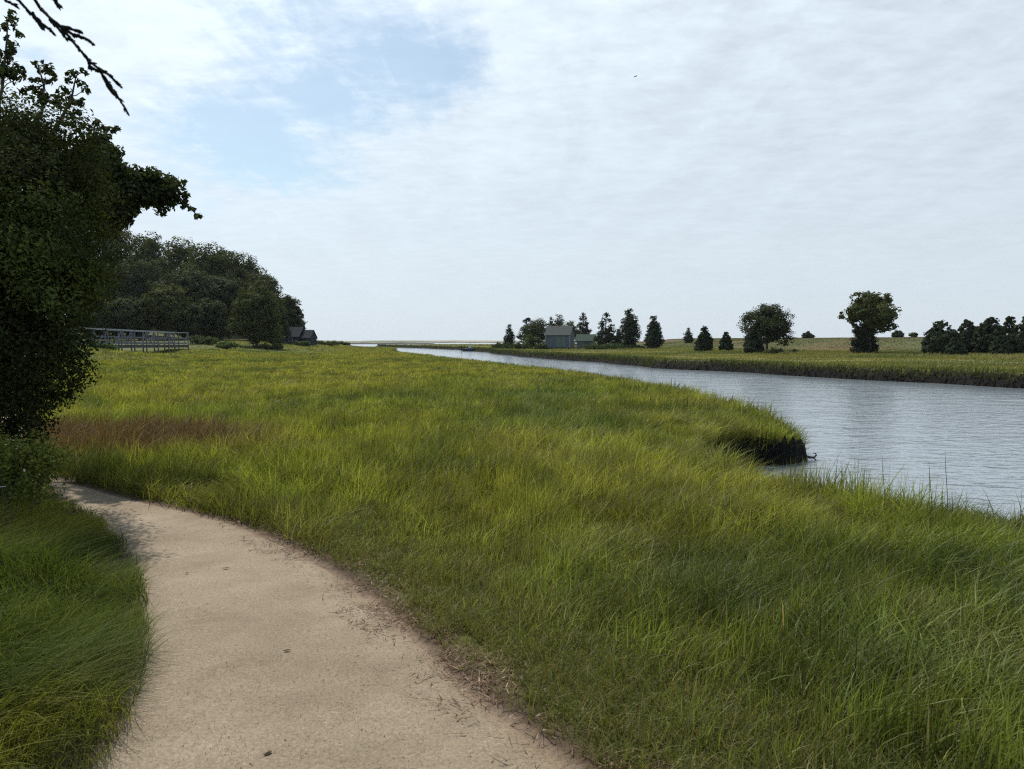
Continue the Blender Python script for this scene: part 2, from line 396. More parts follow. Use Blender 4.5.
# ------------------------------------------------------------------ grass
def scatter(rings, half_deg, x0=0.):
    X, Y, RR = [], [], []
    for r0, r1, dens in rings:
        n = int(dens * math.radians(2 * half_deg) / 2 * (r1 * r1 - r0 * r0))
        r = np.sqrt(rng.uniform(r0 * r0, r1 * r1, n)); t = np.radians(rng.uniform(-half_deg, half_deg, n))
        X.append(r * np.sin(t) + x0); Y.append(r * np.cos(t)); RR.append(r)
    return np.concatenate(X), np.concatenate(Y), np.concatenate(RR)
def blades(P, h, w, lean_dir, lean, col, segs, face_jit=PI, tip=1.0):
    """P (n,3) roots; returns V, T, C: tapering bent blades"""
    n = len(P)
    fa = rng.uniform(0, 2 * PI, n)
    side = np.stack([np.cos(fa), np.sin(fa), np.zeros(n)], 1)
    ld = np.stack([np.cos(lean_dir), np.sin(lean_dir), np.zeros(n)], 1)
    vs = []; 
    for k in range(segs):
        t = k / segs
        c = P + ld * (h * lean * t ** 1.8)[:, None]; c[:, 2] += h * t * (1 - .35 * lean * t)
        ww = (w * (1 - t ** 1.6) * .5)[:, None] * side
        vs += [c - ww, c + ww]
    c = P + ld * (h * lean)[:, None]; c[:, 2] += h * (1 - .35 * lean)
    vs.append(c)
    m = len(vs); V = np.stack(vs, 1).reshape(-1, 3)
    base = (np.arange(n) * m)[:, None]
    T = []
    for k in range(segs - 1):
        a = 2 * k
        T += [base + np.array([[a, a + 1, a + 3]]), base + np.array([[a, a + 3, a + 2]])]
    a = 2 * (segs - 1); T.append(base + np.array([[a, a + 1, a + 2]]))
    C = np.repeat(col, m, 0)
    return V, np.concatenate(T), C
def join(parts):
    V, T, C, n = [], [], [], 0
    for v, t, c in parts: V.append(v); T.append(t + n); C.append(c); n += len(v)
    return np.concatenate(V), np.concatenate(T), np.concatenate(C)
def lean_field(x, y):
    return -.25 + (fbm(x * 1.1, y * 1.1, 81) - .5) * 5.0

def build_marsh_grass():
    parts = []
    for rings, segs in (([(2.0, 4, 2900), (4, 7, 2300), (7, 11, 1300)], 4), ([(11, 17, 800), (17, 27, 420), (27, 42, 190)], 3), ([(42, 65, 80), (65, 100, 36), (100, 200, 10)], 2)):
        x, y, r = scatter(rings, 47)
        s = sdf(PN, x, y); p = path_sd(x, y); lf = left_sd(x, y)
        keep = (s > -.03 + .04 * rng.random(len(x))) & (p < -.03 - .10 * rng.random(len(x)) ** 2) & ~((lf > 0) & (y < 9.2) )
        keep &= ~((y > 88) & (x < -44 - .06 * (y - 110)))
        # bare spots near the path margin on the near side
        nearm = (-p < .9) & (x > -2.2) & (y < 7)
        dens = np.where(nearm, ss(.0, .4, -p) * .6 + .30 + 1.0 * (fbm(x * 3, y * 3, 83) - .5), 1)
        keep &= rng.random(len(x)) < dens
        x, y, r, s, p, lf = [a[keep] for a in (x, y, r, s, p, lf)]
        z = land_height(x, y) - shore_slump(x, y, s)
        n = len(x)
        h = .25 + .07 * ss(5, 9, r) + .10 * (fbm(x * .25, y * .25, 85) - .5) + .40 * (fbm(x * 2.8, y * 2.8, 87, 4) - .5)
        far_side = ss(-3.0, -1.6, -x) if False else ss(-.9, -2.0, x)
        h = h * (1 - .72 * (1 - ss(.05, 1.6, -p)) * (1 - far_side) * (y < 9))
        h *= rng.uniform(.45, 1.25, n) * (1 - .35 * ss(14, 40, r))
        h = np.where(s < .35, h * 1.25, h)
        h = h * np.where((y > 85) & (x < -24), .8, 1)
        h = h * (1 + .45 * red_patch(x, y))
        tall = rng.random(n) < .01; h = np.where(tall, h * 1.35, h)
        w = np.maximum(.0082, .0012 * r) * rng.uniform(.5, 1.35, n)
        h = np.maximum(h, .05)
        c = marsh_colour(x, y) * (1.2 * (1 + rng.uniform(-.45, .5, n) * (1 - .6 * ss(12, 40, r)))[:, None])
        tuft = fbm(x * 3.2 + 2, y * 2.4, 92, 4); patch = fbm(x * 1.0, y * .8, 94, 3)
        c = c * (.68 + .72 * ss(.34, .66, tuft))[:, None]
        c = mix(c, np.array([.165, .165, .045]), .5 * ss(.52, .68, fbm(x * 2.2 - 7, y * 1.7, 96, 3)))
        c = mix(c, np.array([.045, .070, .020]), .6 * ss(.56, .7, patch))
        c = mix(c, np.array([.105, .062, .036]) * rng.uniform(.6, 1.3, n)[:, None], .88 * red_patch(x, y) * (rng.random(n) < .9))
        straw = rng.random(n) < (.035 + .10 * nearm[keep])
        c = np.where(straw[:, None], np.array([.30, .25, .12]) * rng.uniform(.5, 1.1, n)[:, None], c)
        c = mix(c, [.09, .065, .035], .55 * (1 - ss(0, .5, -p)) * rng.random(n) * (y < 9))
        ld = lean_field(x, y) + rng.normal(0, 1.25, n)
        # creek edge blades droop over the edge
        ln = np.clip(.55 + .9 * (fbm(x * .9, y * .9, 89) - .5) + rng.normal(0, .30, n), .02, 1.3)
        parts.append(blades(np.stack([x, y, z - .02], 1), h, w, ld, ln, c, segs))
    # short undergrowth near the path
    x, y, r = scatter([(2.0, 4.5, 5200), (4.5, 9, 2600)], 47)
    p = path_sd(x, y); s = sdf(PN, x, y); lf = left_sd(x, y)
    k = (p < -.01 - .22 * rng.random(len(x)) * fbm(x * 4, y * 4, 86) * 2) & (s > .1) & (lf < 0) & (fbm(x * 2.4, y * 2.4, 84, 4) + .9 * ss(.1, .6, -p) > .50)
    x, y, r, p = [a[k] for a in (x, y, r, p)]; n = len(x)
    c = mix(marsh_colour(x, y), [.13, .125, .03], .6 * rng.random(n)) * rng.uniform(.6, 1.3, n)[:, None]
    c = np.where((rng.random(n) < .16)[:, None], np.array([.24, .18, .09]) * rng.uniform(.5, 1.1, n)[:, None], c)
    parts.append(blades(np.stack([x, y, land_height(x, y) - .01], 1), rng.uniform(.05, .17, n) * (.5 + fbm(x * 3, y * 3, 82)), np.maximum(.004, .0009 * r) * rng.uniform(.7, 1.3, n), rng.uniform(0, 2 * PI, n), np.clip(rng.normal(.7, .35, n), .1, 1.5), c, 3))
    # fringe of longer blades hanging over the creek bank
    seg_a = PN; seg_b = np.roll(PN, -1, 0)
    xs, ys, nx, ny = [], [], [], []
    for a, b in zip(seg_a, seg_b):
        m = (a + b) / 2; r = np.hypot(*m)
        if r > 130 or m[1] < 1: continue
        L = np.linalg.norm(b - a); k = int(L * max(6, 420 / (1 + r * .12)))
        t = rng.random(k)[:, None]; q = a + (b - a) * t
        d = (b - a) / (L + 1e-9); nrm = np.array([d[1], -d[0]])
        q = q - nrm * rng.uniform(-.02, .28, k)[:, None]
        xs.append(q[:, 0]); ys.append(q[:, 1]); nx.append(np.full(k, nrm[0])); ny.append(np.full(k, nrm[1]))
    x, y, nx, ny = map(np.concatenate, (xs, ys, nx, ny)); n = len(x); r = np.hypot(x, y)
    h = rng.uniform(.2, .5, n) * (.6 + .8 * fbm(x * 1.5, y * 1.5, 88)); c = mix(marsh_colour(x, y), [.10, .075, .035], .5 * rng.random(n)) * rng.uniform(.6, 1.1, n)[:, None]
    parts.append(blades(np.stack([x, y, land_height(x, y) - .03 - .05 - shore_slump(x, y, np.zeros(n)) - .25 * rng.random(n) ** 2], 1), h, np.maximum(.0055, .0009 * r) * rng.uniform(.6, 1.2, n), np.arctan2(ny, nx) + rng.normal(0, .5, n), np.clip(rng.normal(.75, .3, n), .1, 1.3), c, 3))
    V, T, C = join(parts)
    o = mesh_np('marsh_grass', V, [T], M_GRASS, col=np.clip(C, 0, 1))
    tag(o, 'tall yellow green marsh grass between the path and the river', 'grass', kind='stuff')
build_marsh_grass()

def build_bank_grass():
    """long combed grass on the rise left of the path"""
    x, y, r = scatter([(1.6, 3.2, 5200), (3.2, 5.5, 3800), (5.5, 9.5, 2000), (9.5, 16, 500), (16, 40, 110)], 50)
    s = left_sd(x, y); keep = (s > .0 - .05 * rng.random(len(x))) & (s < 16) & (x > -26)
    x, y, r, s = [a[keep] for a in (x, y, r, s)]; n = len(x)
    z = ground_z(x, y) + .26 * ss(.2, .8, s) * (fbm(x * 1.8, y * 1.8, 98) - .45)
    h = .85 * (.20 + .22 * ss(.0, .5, s) + .55 * (fbm(x * 2.0, y * 2.0, 91) - .5)) * rng.uniform(.5, 1.15, n)
    f = fbm(x * 1.1, y * 1.1, 93)
    c = mix([.072, .100, .020], [.225, .225, .036], ss(.44, .60, f)) * rng.uniform(.65, 1.35, n)[:, None]
    c = np.where((rng.random(n) < .05)[:, None], np.array([.24, .21, .10]) * rng.uniform(.6, 1.1, n)[:, None], c)
    ld = -.35 + (fbm(x * 1.4, y * 1.4, 95) - .5) * 4.2 + rng.normal(0, .5, n)
    ln = np.clip(.95 + .9 * (fbm(x * .8, y * .8, 97) - .5) + rng.normal(0, .22, n), .2, 1.5)
    V, T, C = blades(np.stack([x, y, z - .02], 1), h, np.maximum(.0042, .0009 * r) * rng.uniform(.6, 1.2, n), ld, ln, c, 4)
    o = mesh_np('bank_grass', V, [T], M_GRASS, col=np.clip(C, 0, 1))
    tag(o, 'long combed dark green grass on the rise left of the path', 'grass', kind='stuff')
build_bank_grass()

def build_meadow_grass():
    parts = []
    x, y, r = scatter([(28, 60, 55), (60, 100, 22), (100, 190, 7), (190, 360, 1.2)], 44)
    s = sdf(PF, x, y); k = s > .0; x, y, r, s = [a[k] for a in (x, y, r, s)]; n = len(x)
    h = (.13 + .25 * (fbm(x * .2, y * .2, 101) - .5) * .6 + .20 * (1 - ss(.5, 3.0, s)) + .30 * ss(17, 22, s) * (1 - ss(28, 34, s))) * rng.uniform(.6, 1.25, n)
    c = meadow_colour(x, y, s) * rng.uniform(.75, 1.25, n)[:, None]
    c = mix(c, [.075, .10, .022], .7 * (1 - ss(.6, 4, s)))
    parts.append(blades(np.stack([x, y, land_height(x, y, s) - .03], 1), h, .0011 * r * rng.uniform(.6, 1.3, n), rng.normal(-.2, 1, n), np.clip(rng.normal(.4, .2, n), 0, 1), c, 2))
    xs, ys, an = [], [], []
    for a, b in zip(PF, np.roll(PF, -1, 0)):
        m = (a + b) / 2; rr = np.hypot(*m)
        if rr > 320 or m[1] < 15 or abs(m[0]) > m[1]: continue
        L = np.linalg.norm(b - a); q = int(L * max(10, 2600 / rr)); t = rng.random(q)[:, None]
        d = (b - a) / L; nr = np.array([d[1], -d[0]])
        p = a + (b - a) * t - nr * rng.uniform(-.2, .5, q)[:, None]
        xs.append(p[:, 0]); ys.append(p[:, 1]); an.append(np.full(q, math.atan2(nr[1], nr[0])))
    x, y, an = map(np.concatenate, (xs, ys, an)); n = len(x); r = np.hypot(x, y)
    h = rng.uniform(.2, .55, n) * (.6 + .8 * fbm(x * .8, y * .8, 103))
    c = mix([.045, .058, .015], [.085, .08, .03], rng.random(n) * .6) * rng.uniform(.5, 1.1, n)[:, None]
    parts.append(blades(np.stack([x, y, -.10 - .38 * rng.random(n) * fbm(x * .5, y * .5, 104) * 2], 1), h, .0011 * r * rng.uniform(.7, 1.3, n), an + rng.normal(0, .7, n), np.clip(rng.normal(.5, .25, n), 0, 1), c, 2))
    V, T, C = join(parts)
    o = mesh_np('meadow_grass', V, [T], M_GRASS, col=np.clip(C, 0, 1))
    tag(o, 'pale green meadow grass beyond the river on the low hill', 'grass', kind='stuff')
build_meadow_grass()

# ------------------------------------------------------------------ litter and gravel on the path margin
def build_litter():
    x, y, r = scatter([(2.0, 4.5, 3600), (4.5, 9, 1600)], 45)
    p = path_sd(x, y)
    k = ((np.abs(p + .12) < .42 * rng.random(len(x)) ** .7) & (x > -2.6) & (left_sd(x, y) < -.3)) & (rng.random(len(x)) < .15 + 1.1 * ss(.42, .62, fbm(x * 2, y * 2, 111)))
    x, y, r, p = [a[k] for a in (x, y, r, p)]; n = len(x)
    c = mix([.10, .055, .03], [.27, .17, .09], rng.random(n)) * rng.uniform(.45, 1.1, n)[:, None]
    V, T, C = blades(np.stack([x, y, land_height(x, y) + .004], 1), rng.uniform(.02, .045, n), rng.uniform(.004, .009, n), rng.uniform(0, 2 * PI, n), rng.uniform(1.0, 3.2, n), c, 3)
    V[:, 2] = np.maximum(V[:, 2], land_height(V[:, 0], V[:, 1]) + .007 + .006 * rng.random(len(V)))
    o = mesh_np('dry_litter', V, [T], M_LITTER, col=C)
    tag(o, 'dry brown grass litter along the right margin of the path', 'litter', kind='stuff')
    # loose grit
    x, y, r = scatter([(2.2, 4.0, 1500), (4.0, 7, 500), (7, 9, 150)], 40)
    k = path_sd(x, y) > .0; x, y, r = x[k], y[k], r[k]; n = len(x)
    s = rng.uniform(.0012, .0028, n) * (1 + .8 * (rng.random(n) < .04)); z = land_height(x, y) + .008
    oct = np.array([(1, 0, 0), (-.9, .2, 0), (.1, 1, 0), (0, -1, .1), (.1, 0, .8), (0, 0, -.6)], float)
    a = rng.uniform(0, 2 * PI, n); ca, sa = np.cos(a), np.sin(a)
    B = oct[None] * (s[:, None] * rng.uniform(.6, 1.3, (n, 6)))[..., None]
    Vx = B[..., 0] * ca[:, None] - B[..., 1] * sa[:, None] + x[:, None]; Vy = B[..., 0] * sa[:, None] + B[..., 1] * ca[:, None] + y[:, None]; Vz = B[..., 2] + z[:, None] 
    V = np.stack([Vx, Vy, Vz], 2).reshape(-1, 3)
    f = np.array([(0, 2, 4), (2, 1, 4), (1, 3, 4), (3, 0, 4), (2, 0, 5), (1, 2, 5), (3, 1, 5), (0, 3, 5)])
    T = (f[None] + (np.arange(n) * 6)[:, None, None]).reshape(-1, 3)
    C = np.repeat(mix([.15, .12, .09], [.42, .36, .28], rng.random(n) ** .7), 6, 0)
    o = mesh_np('gravel', V, [T], M_LITTER, col=C)
    tag(o, 'loose sandy grit scattered over the path surface', 'gravel', kind='stuff')
build_litter()

# ------------------------------------------------------------------ foliage
def leaves(centres, outward, size, col, flat=.75, aspect=.55, up=.25):
    n = len(centres)
    nr = rng.normal(0, 1, (n, 3)) * flat + outward * .9 + np.array([0, 0, up]); nr /= np.linalg.norm(nr, axis=1)[:, None]
    t = rng.normal(0, 1, (n, 3)); t -= nr * (t * nr).sum(1)[:, None]; t /= np.linalg.norm(t, axis=1)[:, None]
    b = np.cross(nr, t)
    s = (size * rng.uniform(.6, 1.35, n))[:, None]
    a = aspect * rng.uniform(.75, 1.3, n)[:, None]
    V = np.stack([centres - t * s, centres + b * s * a + nr * s * .15, centres + t * s, centres - b * s * a + nr * s * .15], 1).reshape(-1, 3)
    Q = (np.arange(n) * 4)[:, None] + np.array([[0, 1, 2, 3]])
    return V, Q, np.repeat(col, 4, 0)
def crown_points(lobes, n, clump=.22, k_per=26, shell=.72):
    """leaf centres gathered in clumps on and inside the lobes"""
    lobes = np.asarray(lobes, float)
    cen = lobes[:, :3]; rad = lobes[:, 3:6]
    wt = (rad[:, 0] * rad[:, 2] + rad[:, 1] * rad[:, 2]); wt = wt / wt.sum()
    kk = np.maximum(6, (wt * len(lobes) * k_per)).astype(int)
    cc, co, cs, cv = [], [], [], []
    for i in range(len(lobes)):
        d = rng.normal(0, 1, (kk[i], 3)); d /= np.linalg.norm(d, axis=1)[:, None]
        q = shell + (1.0 - shell) * rng.random((kk[i], 1)); q = q * np.where(rng.random((kk[i], 1)) < .18, .6, 1)
        cc.append(cen[i] + d * rad[i] * q); co.append(d); cs.append(np.full(kk[i], rad[i].mean() * clump)); cv.append(rng.uniform(.8, 1.22, kk[i]))
    cc, co, cs, cv = map(np.concatenate, (cc, co, cs, cv))
    w = cs ** 1.5; w /= w.sum()
    i = rng.choice(len(cc), n, p=w)
    g = rng.normal(0, 1, (n, 3)); g = g / np.linalg.norm(g, axis=1)[:, None] * (rng.random((n, 1)) ** .45) * 1.35
    return cc[i] + g * cs[i][:, None] * np.array([1.15, 1.15, .85]), co[i] * .8 + g * .45, cv[i]
def crown(name, parent, lobes, n, size, base, mat, clump=.22, k_per=26, shell=.72, aspect=.55, hue=.12, floor=None, flat=.40, vary=.25):
    c, o, v = crown_points(lobes, n, clump, k_per, shell)
    if floor is not None:
        k = c[:, 2] > floor; c, o, v = c[k], o[k], v[k]
    n = len(c)
    col = np.asarray(base)[None] * v[:, None] * rng.uniform(1 - vary, 1 + vary, n)[:, None]
    col = col * (1 + rng.normal(0, hue, (n, 1)) * np.array([[1, .3, -.6]]))
    V, Q, C = leaves(c, o, size, col, flat=flat, aspect=aspect)
    return mesh_np(name, V, [Q], mat, parent, col=np.clip(C, 0.002, 1))
def limb(mb, a, b, r0, r1, bend=.12, n=6, sides=7):
    a = np.asarray(a, float); b = np.asarray(b, float); L = np.linalg.norm(b - a)
    off = rng.normal(0, bend * L * .5, 3); off2 = rng.normal(0, bend * L * .25, 3)
    t = np.linspace(0, 1, n)[:, None]
    p = a + (b - a) * t + off * np.sin(PI * t) + off2 * np.sin(2 * PI * t)
    mb.tube(p, np.linspace(r0, r1, n), sides); return p

GREEN_OAK = (.066, .078, .022); GREEN_DARK = (.042, .054, .018); GREEN_CEDAR = (.034, .048, .024); GREEN_PINE = (.040, .055, .028); GREEN_LIGHT = (.085, .12, .035)

def broadleaf(name, label, px, Y, h, w, bottom=.12, base=GREEN_OAK, n=7000, size=.2, group=None, nl=11, clump=.24, trunk_r=None, cat='tree', z=None, squash=1.0, mat=None, k_per=26, shell=.72, **kw):
    x = (px - 512) / F * Y; z0 = gz(x, Y) if z is None else z
    t = thing(name, label, cat, (x, Y, z0), 0, group)
    mb = MB(); R = w / 2; hb = h * bottom; tr = trunk_r or h * .03
    tp = limb(mb, (0, 0, -.3), (0, 0, h * .55), tr, tr * .45, .06)
    lobes = []
    for k in range(nl):
        a = 2 * PI * k / nl * 2.4 + rng.uniform(0, .8); u = (k + .5) / nl
        zz = hb + (h - hb) * (.22 + .58 * u); rr = R * .70 * math.sqrt(max(.05, 1 - (max(0, u - .35) / .75) ** 2)) * rng.uniform(.75, 1.05)
        s = R * rng.uniform(.44, .60)
        vr = min(s * .85 * squash, (h - hb) * .33)
        zz = min(zz, h - vr); zz = max(zz, hb + vr * .9)
        q = (math.cos(a) * rr, math.sin(a) * rr, zz)
        lobes.append((*q, s, s, vr))
        if k % 2 == 0: limb(mb, tp[3 + k % 3], np.array(q) * .9, tr * .38, tr * .1, .12, 5, 5)
    lobes.append((0, 0, hb + (h - hb) * .5, R * .6, R * .6, (h - hb) * .42))
    lobes.append((0, 0, h - R * .42, R * .62, R * .62, R * .44))
    mb.build('trunk', M_BARK, t, True)
    crown('crown', t, lobes, int(n * 1.7), size * .72, base, mat or M_LEAF, clump, k_per, shell, **kw)
    return t
def conifer(name, label, px, Y, h, w, bottom=.06, base=GREEN_CEDAR, n=4500, size=.16, group=None, gap=0., peak=1.0, z=None, cat='tree', lean=0.0):
    """red cedar (gap 0, dense flame or egg shape) or open pine (gap > 0, separate tiers)"""
    x = (px - 512) / F * Y; z0 = gz(x, Y) if z is None else z
    t = thing(name, label, cat, (x, Y, z0), rng.uniform(0, 6), group)
    mb = MB(); R = w / 2; hb = h * bottom; tr = h * .022 + .03
    tp = limb(mb, (0, 0, -.3), (lean, 0, h * .93), tr, tr * .25, .02 + .04 * gap)
    lobes = []
    tiers = 10
    for k in range(tiers):
        u = (k + .3) / tiers; zz = hb + (h - hb) * u
        prof = min(1.0, .66 + 2.2 * u) * (1 - u ** (1.5 * peak)) ** .62
        m = 5 if u < .75 else 4
        for j in range(m):
            if rng.random() < gap * .42: continue
            a = 2 * PI * j / m + k * 1.1 + rng.uniform(-.5, .5)
            rr = R * prof * (.58 + gap * .15) * rng.uniform(.7, 1.12); s = max(.2 * R, R * prof * (.42 - .10 * gap)) * rng.uniform(.8, 1.15)
            q = (math.cos(a) * rr + lean * u, math.sin(a) * rr, zz + rng.uniform(-.04, .04) * h)
            lobes.append((*q, s, s, max(s * (.8 - .3 * gap), h * .05)))
            if gap > .2: limb(mb, (lean * u, 0, zz - .04 * h), q, tr * .3, tr * .08, .08, 4, 5)
        if gap < .3: lobes.append((lean * u, 0, zz, R * prof * .55, R * prof * .55, h * .09))
    lobes.append((lean, 0, h * .945, R * .2, R * .2, h * .06))
    mb.build('trunk', M_BARK, t, True)
    crown('crown', t, lobes, int(n * 1.8), size * .8, base, M_CEDAR, .3, 14, .6, .5)
    return t
def shrub(name, label, px, Y, h, w, base=GREEN_LIGHT, n=900, size=.13, group=None, dx=0, z=None, cat='shrub', mat=None, depth=None):
    x = (px - 512) / F * Y + dx; z0 = gz(x, Y) if z is None else z
    t = thing(name, label, cat, (x, Y, z0), 0, group)
    mb = MB(); lobes = []
    k = max(3, int(w / h * 2.2))
    for i in range(k):
        u = (i + .5) / k - .5; hh = h * rng.uniform(.62, 1.0) * (1 - 1.1 * u * u)
        q = np.array((u * w * .85, rng.uniform(-.2, .2) * (depth or w * .4), hh * .5))
        lobes.append((*q, w / k * .75 + h * .12, (depth or w * .5) * .5, hh * .52))
        limb(mb, (0, 0, -.1), q * np.array([1, 1, 1.3]), .02 + .012 * h, .008, .1, 4, 5)
    mb.build('stem', M_BARK, t, True)
    crown('foliage', t, lobes, n, size, base, mat or M_LEAF, .3, 14, .6, floor=.02)
    return t

# ---- woods at the far left
W = 'trees of the wooded hill'
def top(px, py, Y): return at(px, py, Y)[2]
def wood(label, px, ytop, Y, wpx, bottom=.1, base=GREEN_OAK, n=9000, size=.24, name='oak_tree', **k):
    x = (px - 512) / F * Y; z0 = gz(x, Y)
    h = (top(px, ytop, Y) - z0) * (1.10 if Y > 139 else 1.04)
    return broadleaf(name, label, px, Y, h, wpx / F * Y * 1.12, bottom, base, n, size * 1.1, W, clump=.23, k_per=44, shell=.82, flat=.20, vary=.12, hue=.05, aspect=.8, **k)
wood('tallest wooded hill oak, half hidden behind the big dark cedar by the path', 84, 226, 150, 60)
wood('wide oak crown topping the woods just right of the dark near cedar', 118, 229, 155, 44)
wood('rounded oak in the top row of the woods, second dome from the near cedar', 152, 240, 152, 42)
wood('oak dome at the top row of the woods straight above the footbridge end', 182, 246, 148, 46)
wood('broad oak dome at the middle of the skyline of the woods', 210, 252, 142, 52, n=11000)
wood('narrow oak crown on the skyline where the woods begin to slope down', 229, 258, 150, 36)
wood('oak crown at the third from last step of the woods skyline', 245, 262, 146, 42)
wood('oak on the falling end of the woods, above the round tree in front', 262, 277, 142, 42)
wood('small dark oak ending the woods, rising over the grey sheds', 284, 299, 147, 32, base=GREEN_DARK)
wood('last little oak of the woods leaning over the roof of the sheds', 294, 310, 150, 17, base=GREEN_DARK, n=4000)
wood('dark oak of the second row standing behind the left bridge rail', 100, 264, 128, 52, .05, GREEN_DARK, n=10000)
wood('dark domed oak of the second row over the middle of the footbridge', 140, 262, 130, 50, .05, GREEN_DARK, n=10000)
wood('large dark oak of the second row above the right bridge end', 186, 270, 127, 56, .05, GREEN_DARK, n=11000)
wood('large dark oak whose right flank drops behind the round tree', 222, 276, 126, 50, .05, GREEN_DARK, n=11000)
wood('dark oak low in the woods between the round tree and the sheds', 268, 300, 132, 34, .05, GREEN_DARK, n=7000)
wood('flat topped oak of the front row with a lighter crown over the footbridge', 168, 287, 114, 42, .06, GREEN_OAK, n=9000, size=.2)
wood('low dark oak of the front row directly behind the footbridge', 128, 300, 112, 46, .03, GREEN_DARK, n=8000)
wood('low front row oak between the flat topped oak and the round tree', 206, 302, 114, 38, .03, GREEN_DARK, n=7000)
wood('low front row oak half covered by the near cedar beside the bridge', 92, 298, 110, 40, .03, GREEN_DARK, n=7000)
wood('round bushy tree standing alone in front of the woods, reaching the ground', 257, 287, 104, 41, .0, GREEN_OAK, n=11000, size=.19, name='round_tree')
SH = 'shrubs below the wooded hill'
shrub('shrub', 'bright green shrub on the grassy bank right of the footbridge', 228, 96, 1.0, 2.6, (.10, .135, .04), 1500, .12, SH)
shrub('shrub', 'dark little bush beside the bright shrub right of the footbridge', 226.5, 93, .75, .8, GREEN_DARK, 600, .1, SH)
shrub('shrub', 'pale leafy shrub at the foot of the wood behind the bridge end', 205, 101, 1.5, 4, (.075, .10, .035), 1800, .13, SH)
shrub('shrub', 'rounded green shrub between the round tree and the sheds', 277, 122, 1.7, 2.4, (.06, .085, .03), 1800, .14, SH)
shrub('shrub', 'leafy green shrub in front of the right end of the sheds', 303, 128, 1.2, 2.6, (.085, .12, .04), 1500, .14, SH)
shrub('shrub', 'low dark shrub under the round tree at the woods edge', 268, 101, .9, 4.5, GREEN_DARK, 1500, .12, SH)
shrub('shrub', 'low hedge of shrubs running right from the sheds to the marsh', 326, 150, 1.1, 6, (.07, .09, .035), 1500, .16, SH)
shrub('shrub', 'small shrub at the right tip of the low spit beyond the sheds', 342, 168, .9, 4, (.06, .08, .03), 900, .16, SH)
shrub('shrub', 'shaded shrub under the left rail end of the footbridge', 104, 70, 1.1, 2.6, (.06, .09, .03), 1500, .1, SH)

# ---- trees across the river
C = 'cedars and pines across the river'
def far(kind, name, label, px, ytop, Y, wpx, **k):
    x = (px - 512) / F * Y; z0 = k.pop('z', None); z0 = gz(x, Y) if z0 is None else z0
    h = top(px, ytop, Y) - z0
    k.setdefault('group', C)
    return kind(name, label, px, Y, h, wpx / F * Y, z=z0, **k)
far(conifer, 'cedar_tree', 'small leftmost cedar before the boathouse clump, at the river bend', 509.5, 324, 160, 16, n=3000, gap=.25)
far(conifer, 'pine_tree', 'open flat topped pine left of the boathouse with sky through it', 527, 317, 158, 23, gap=.6, n=3500, bottom=.25, base=GREEN_PINE)
far(broadleaf, 'round_tree', 'bushy rounded tree filling the gap left of the boathouse', 538, 319, 152, 32, bottom=0., n=4500, base=GREEN_DARK)
far(conifer, 'cedar_tree', 'narrow dark cedar showing left above the boathouse roof', 551, 317, 158, 17, n=3200)
far(conifer, 'cedar_tree', 'taller blunt cedar directly behind the boathouse roof', 559, 314.5, 160, 20, n=4200, peak=2.4)
far(broadleaf, 'round_tree', 'low leafy tree peeping over the middle of the boathouse ridge', 570, 321, 163, 18, bottom=0., n=3000, base=GREEN_OAK)
far(conifer, 'pine_tree', 'ragged pine standing behind the small shed by the boathouse', 583, 312.5, 160, 20, gap=.45, n=3500, bottom=.18, base=GREEN_PINE)
far(conifer, 'pine_tree', 'open crowned pine right of the small shed, first of three', 606, 313.5, 140, 25, gap=.38, n=4500, bottom=.12, base=GREEN_PINE)
far(conifer, 'cedar_tree', 'low dark cedar squeezed between the open pine and tallest pine', 618, 329, 138, 12, n=2500)
far(conifer, 'pine_tree', 'tallest pine right of the boathouse with bare trunk foot', 629, 308.5, 132, 26, gap=.12, n=6500, bottom=.14, base=GREEN_PINE, peak=1.5)
far(conifer, 'cedar_tree', 'dense egg shaped cedar on short trunks, right end of the boathouse row', 653.5, 316, 126, 23, n=6500, bottom=.07, peak=1.3)
far(conifer, 'cedar_tree', 'small cedar behind the crest with only its top showing, left of the pair', 688, 328, 165, 13, n=1800)
far(conifer, 'cedar_tree', 'stout dark cedar, larger of the pair left of the round oak', 704, 326.5, 100, 22, n=4500, gap=.15, bottom=.02)
far(conifer, 'cedar_tree', 'smaller narrow cedar, right one of the pair left of the round oak', 725.5, 332, 98, 16, n=3500, bottom=.02)
far(broadleaf, 'oak_tree', 'large round topped oak on the hill across the river', 766, 305, 96, 45, bottom=.14, n=11000, nl=15, size=.17, base=GREEN_DARK, group='oaks across the river')
far(conifer, 'cedar_tree', 'dark cedar standing in front of the round topped oak', 753, 325, 88, 23, n=5500, bottom=.02)
far(conifer, 'cedar_tree', 'lone small cedar on the crest between the two oaks', 807, 332, 150, 15, n=1800, gap=.2)
far(broadleaf, 'shrub', 'low dark bush on the crest right of the round oak', 794, 338, 150, 12, n=700, bottom=0, group='bushes across the river', cat='shrub', nl=4)
far(conifer, 'cedar_tree', 'small cedar on the crest just right of the spreading oak', 897, 331, 135, 13, n=1800, peak=1.6)
far(broadleaf, 'shrub', 'tiny dark bush on the crest left of the right hand grove', 912, 332.5, 140, 10, n=700, bottom=0, group='bushes across the river', cat='shrub', nl=4)
G = 'grove at the right edge'
far(conifer, 'pine_tree', 'leftmost bushy pine of the grove at the right edge', 940, 322, 72, 38, n=7500, gap=.3, bottom=.0, peak=1.8, group=G, base=GREEN_PINE)
far(conifer, 'pine_tree', 'slim pine second from the left in the right edge grove', 966, 320, 74, 27, n=6000, gap=.3, bottom=.0, peak=1.4, group=G, base=GREEN_PINE)
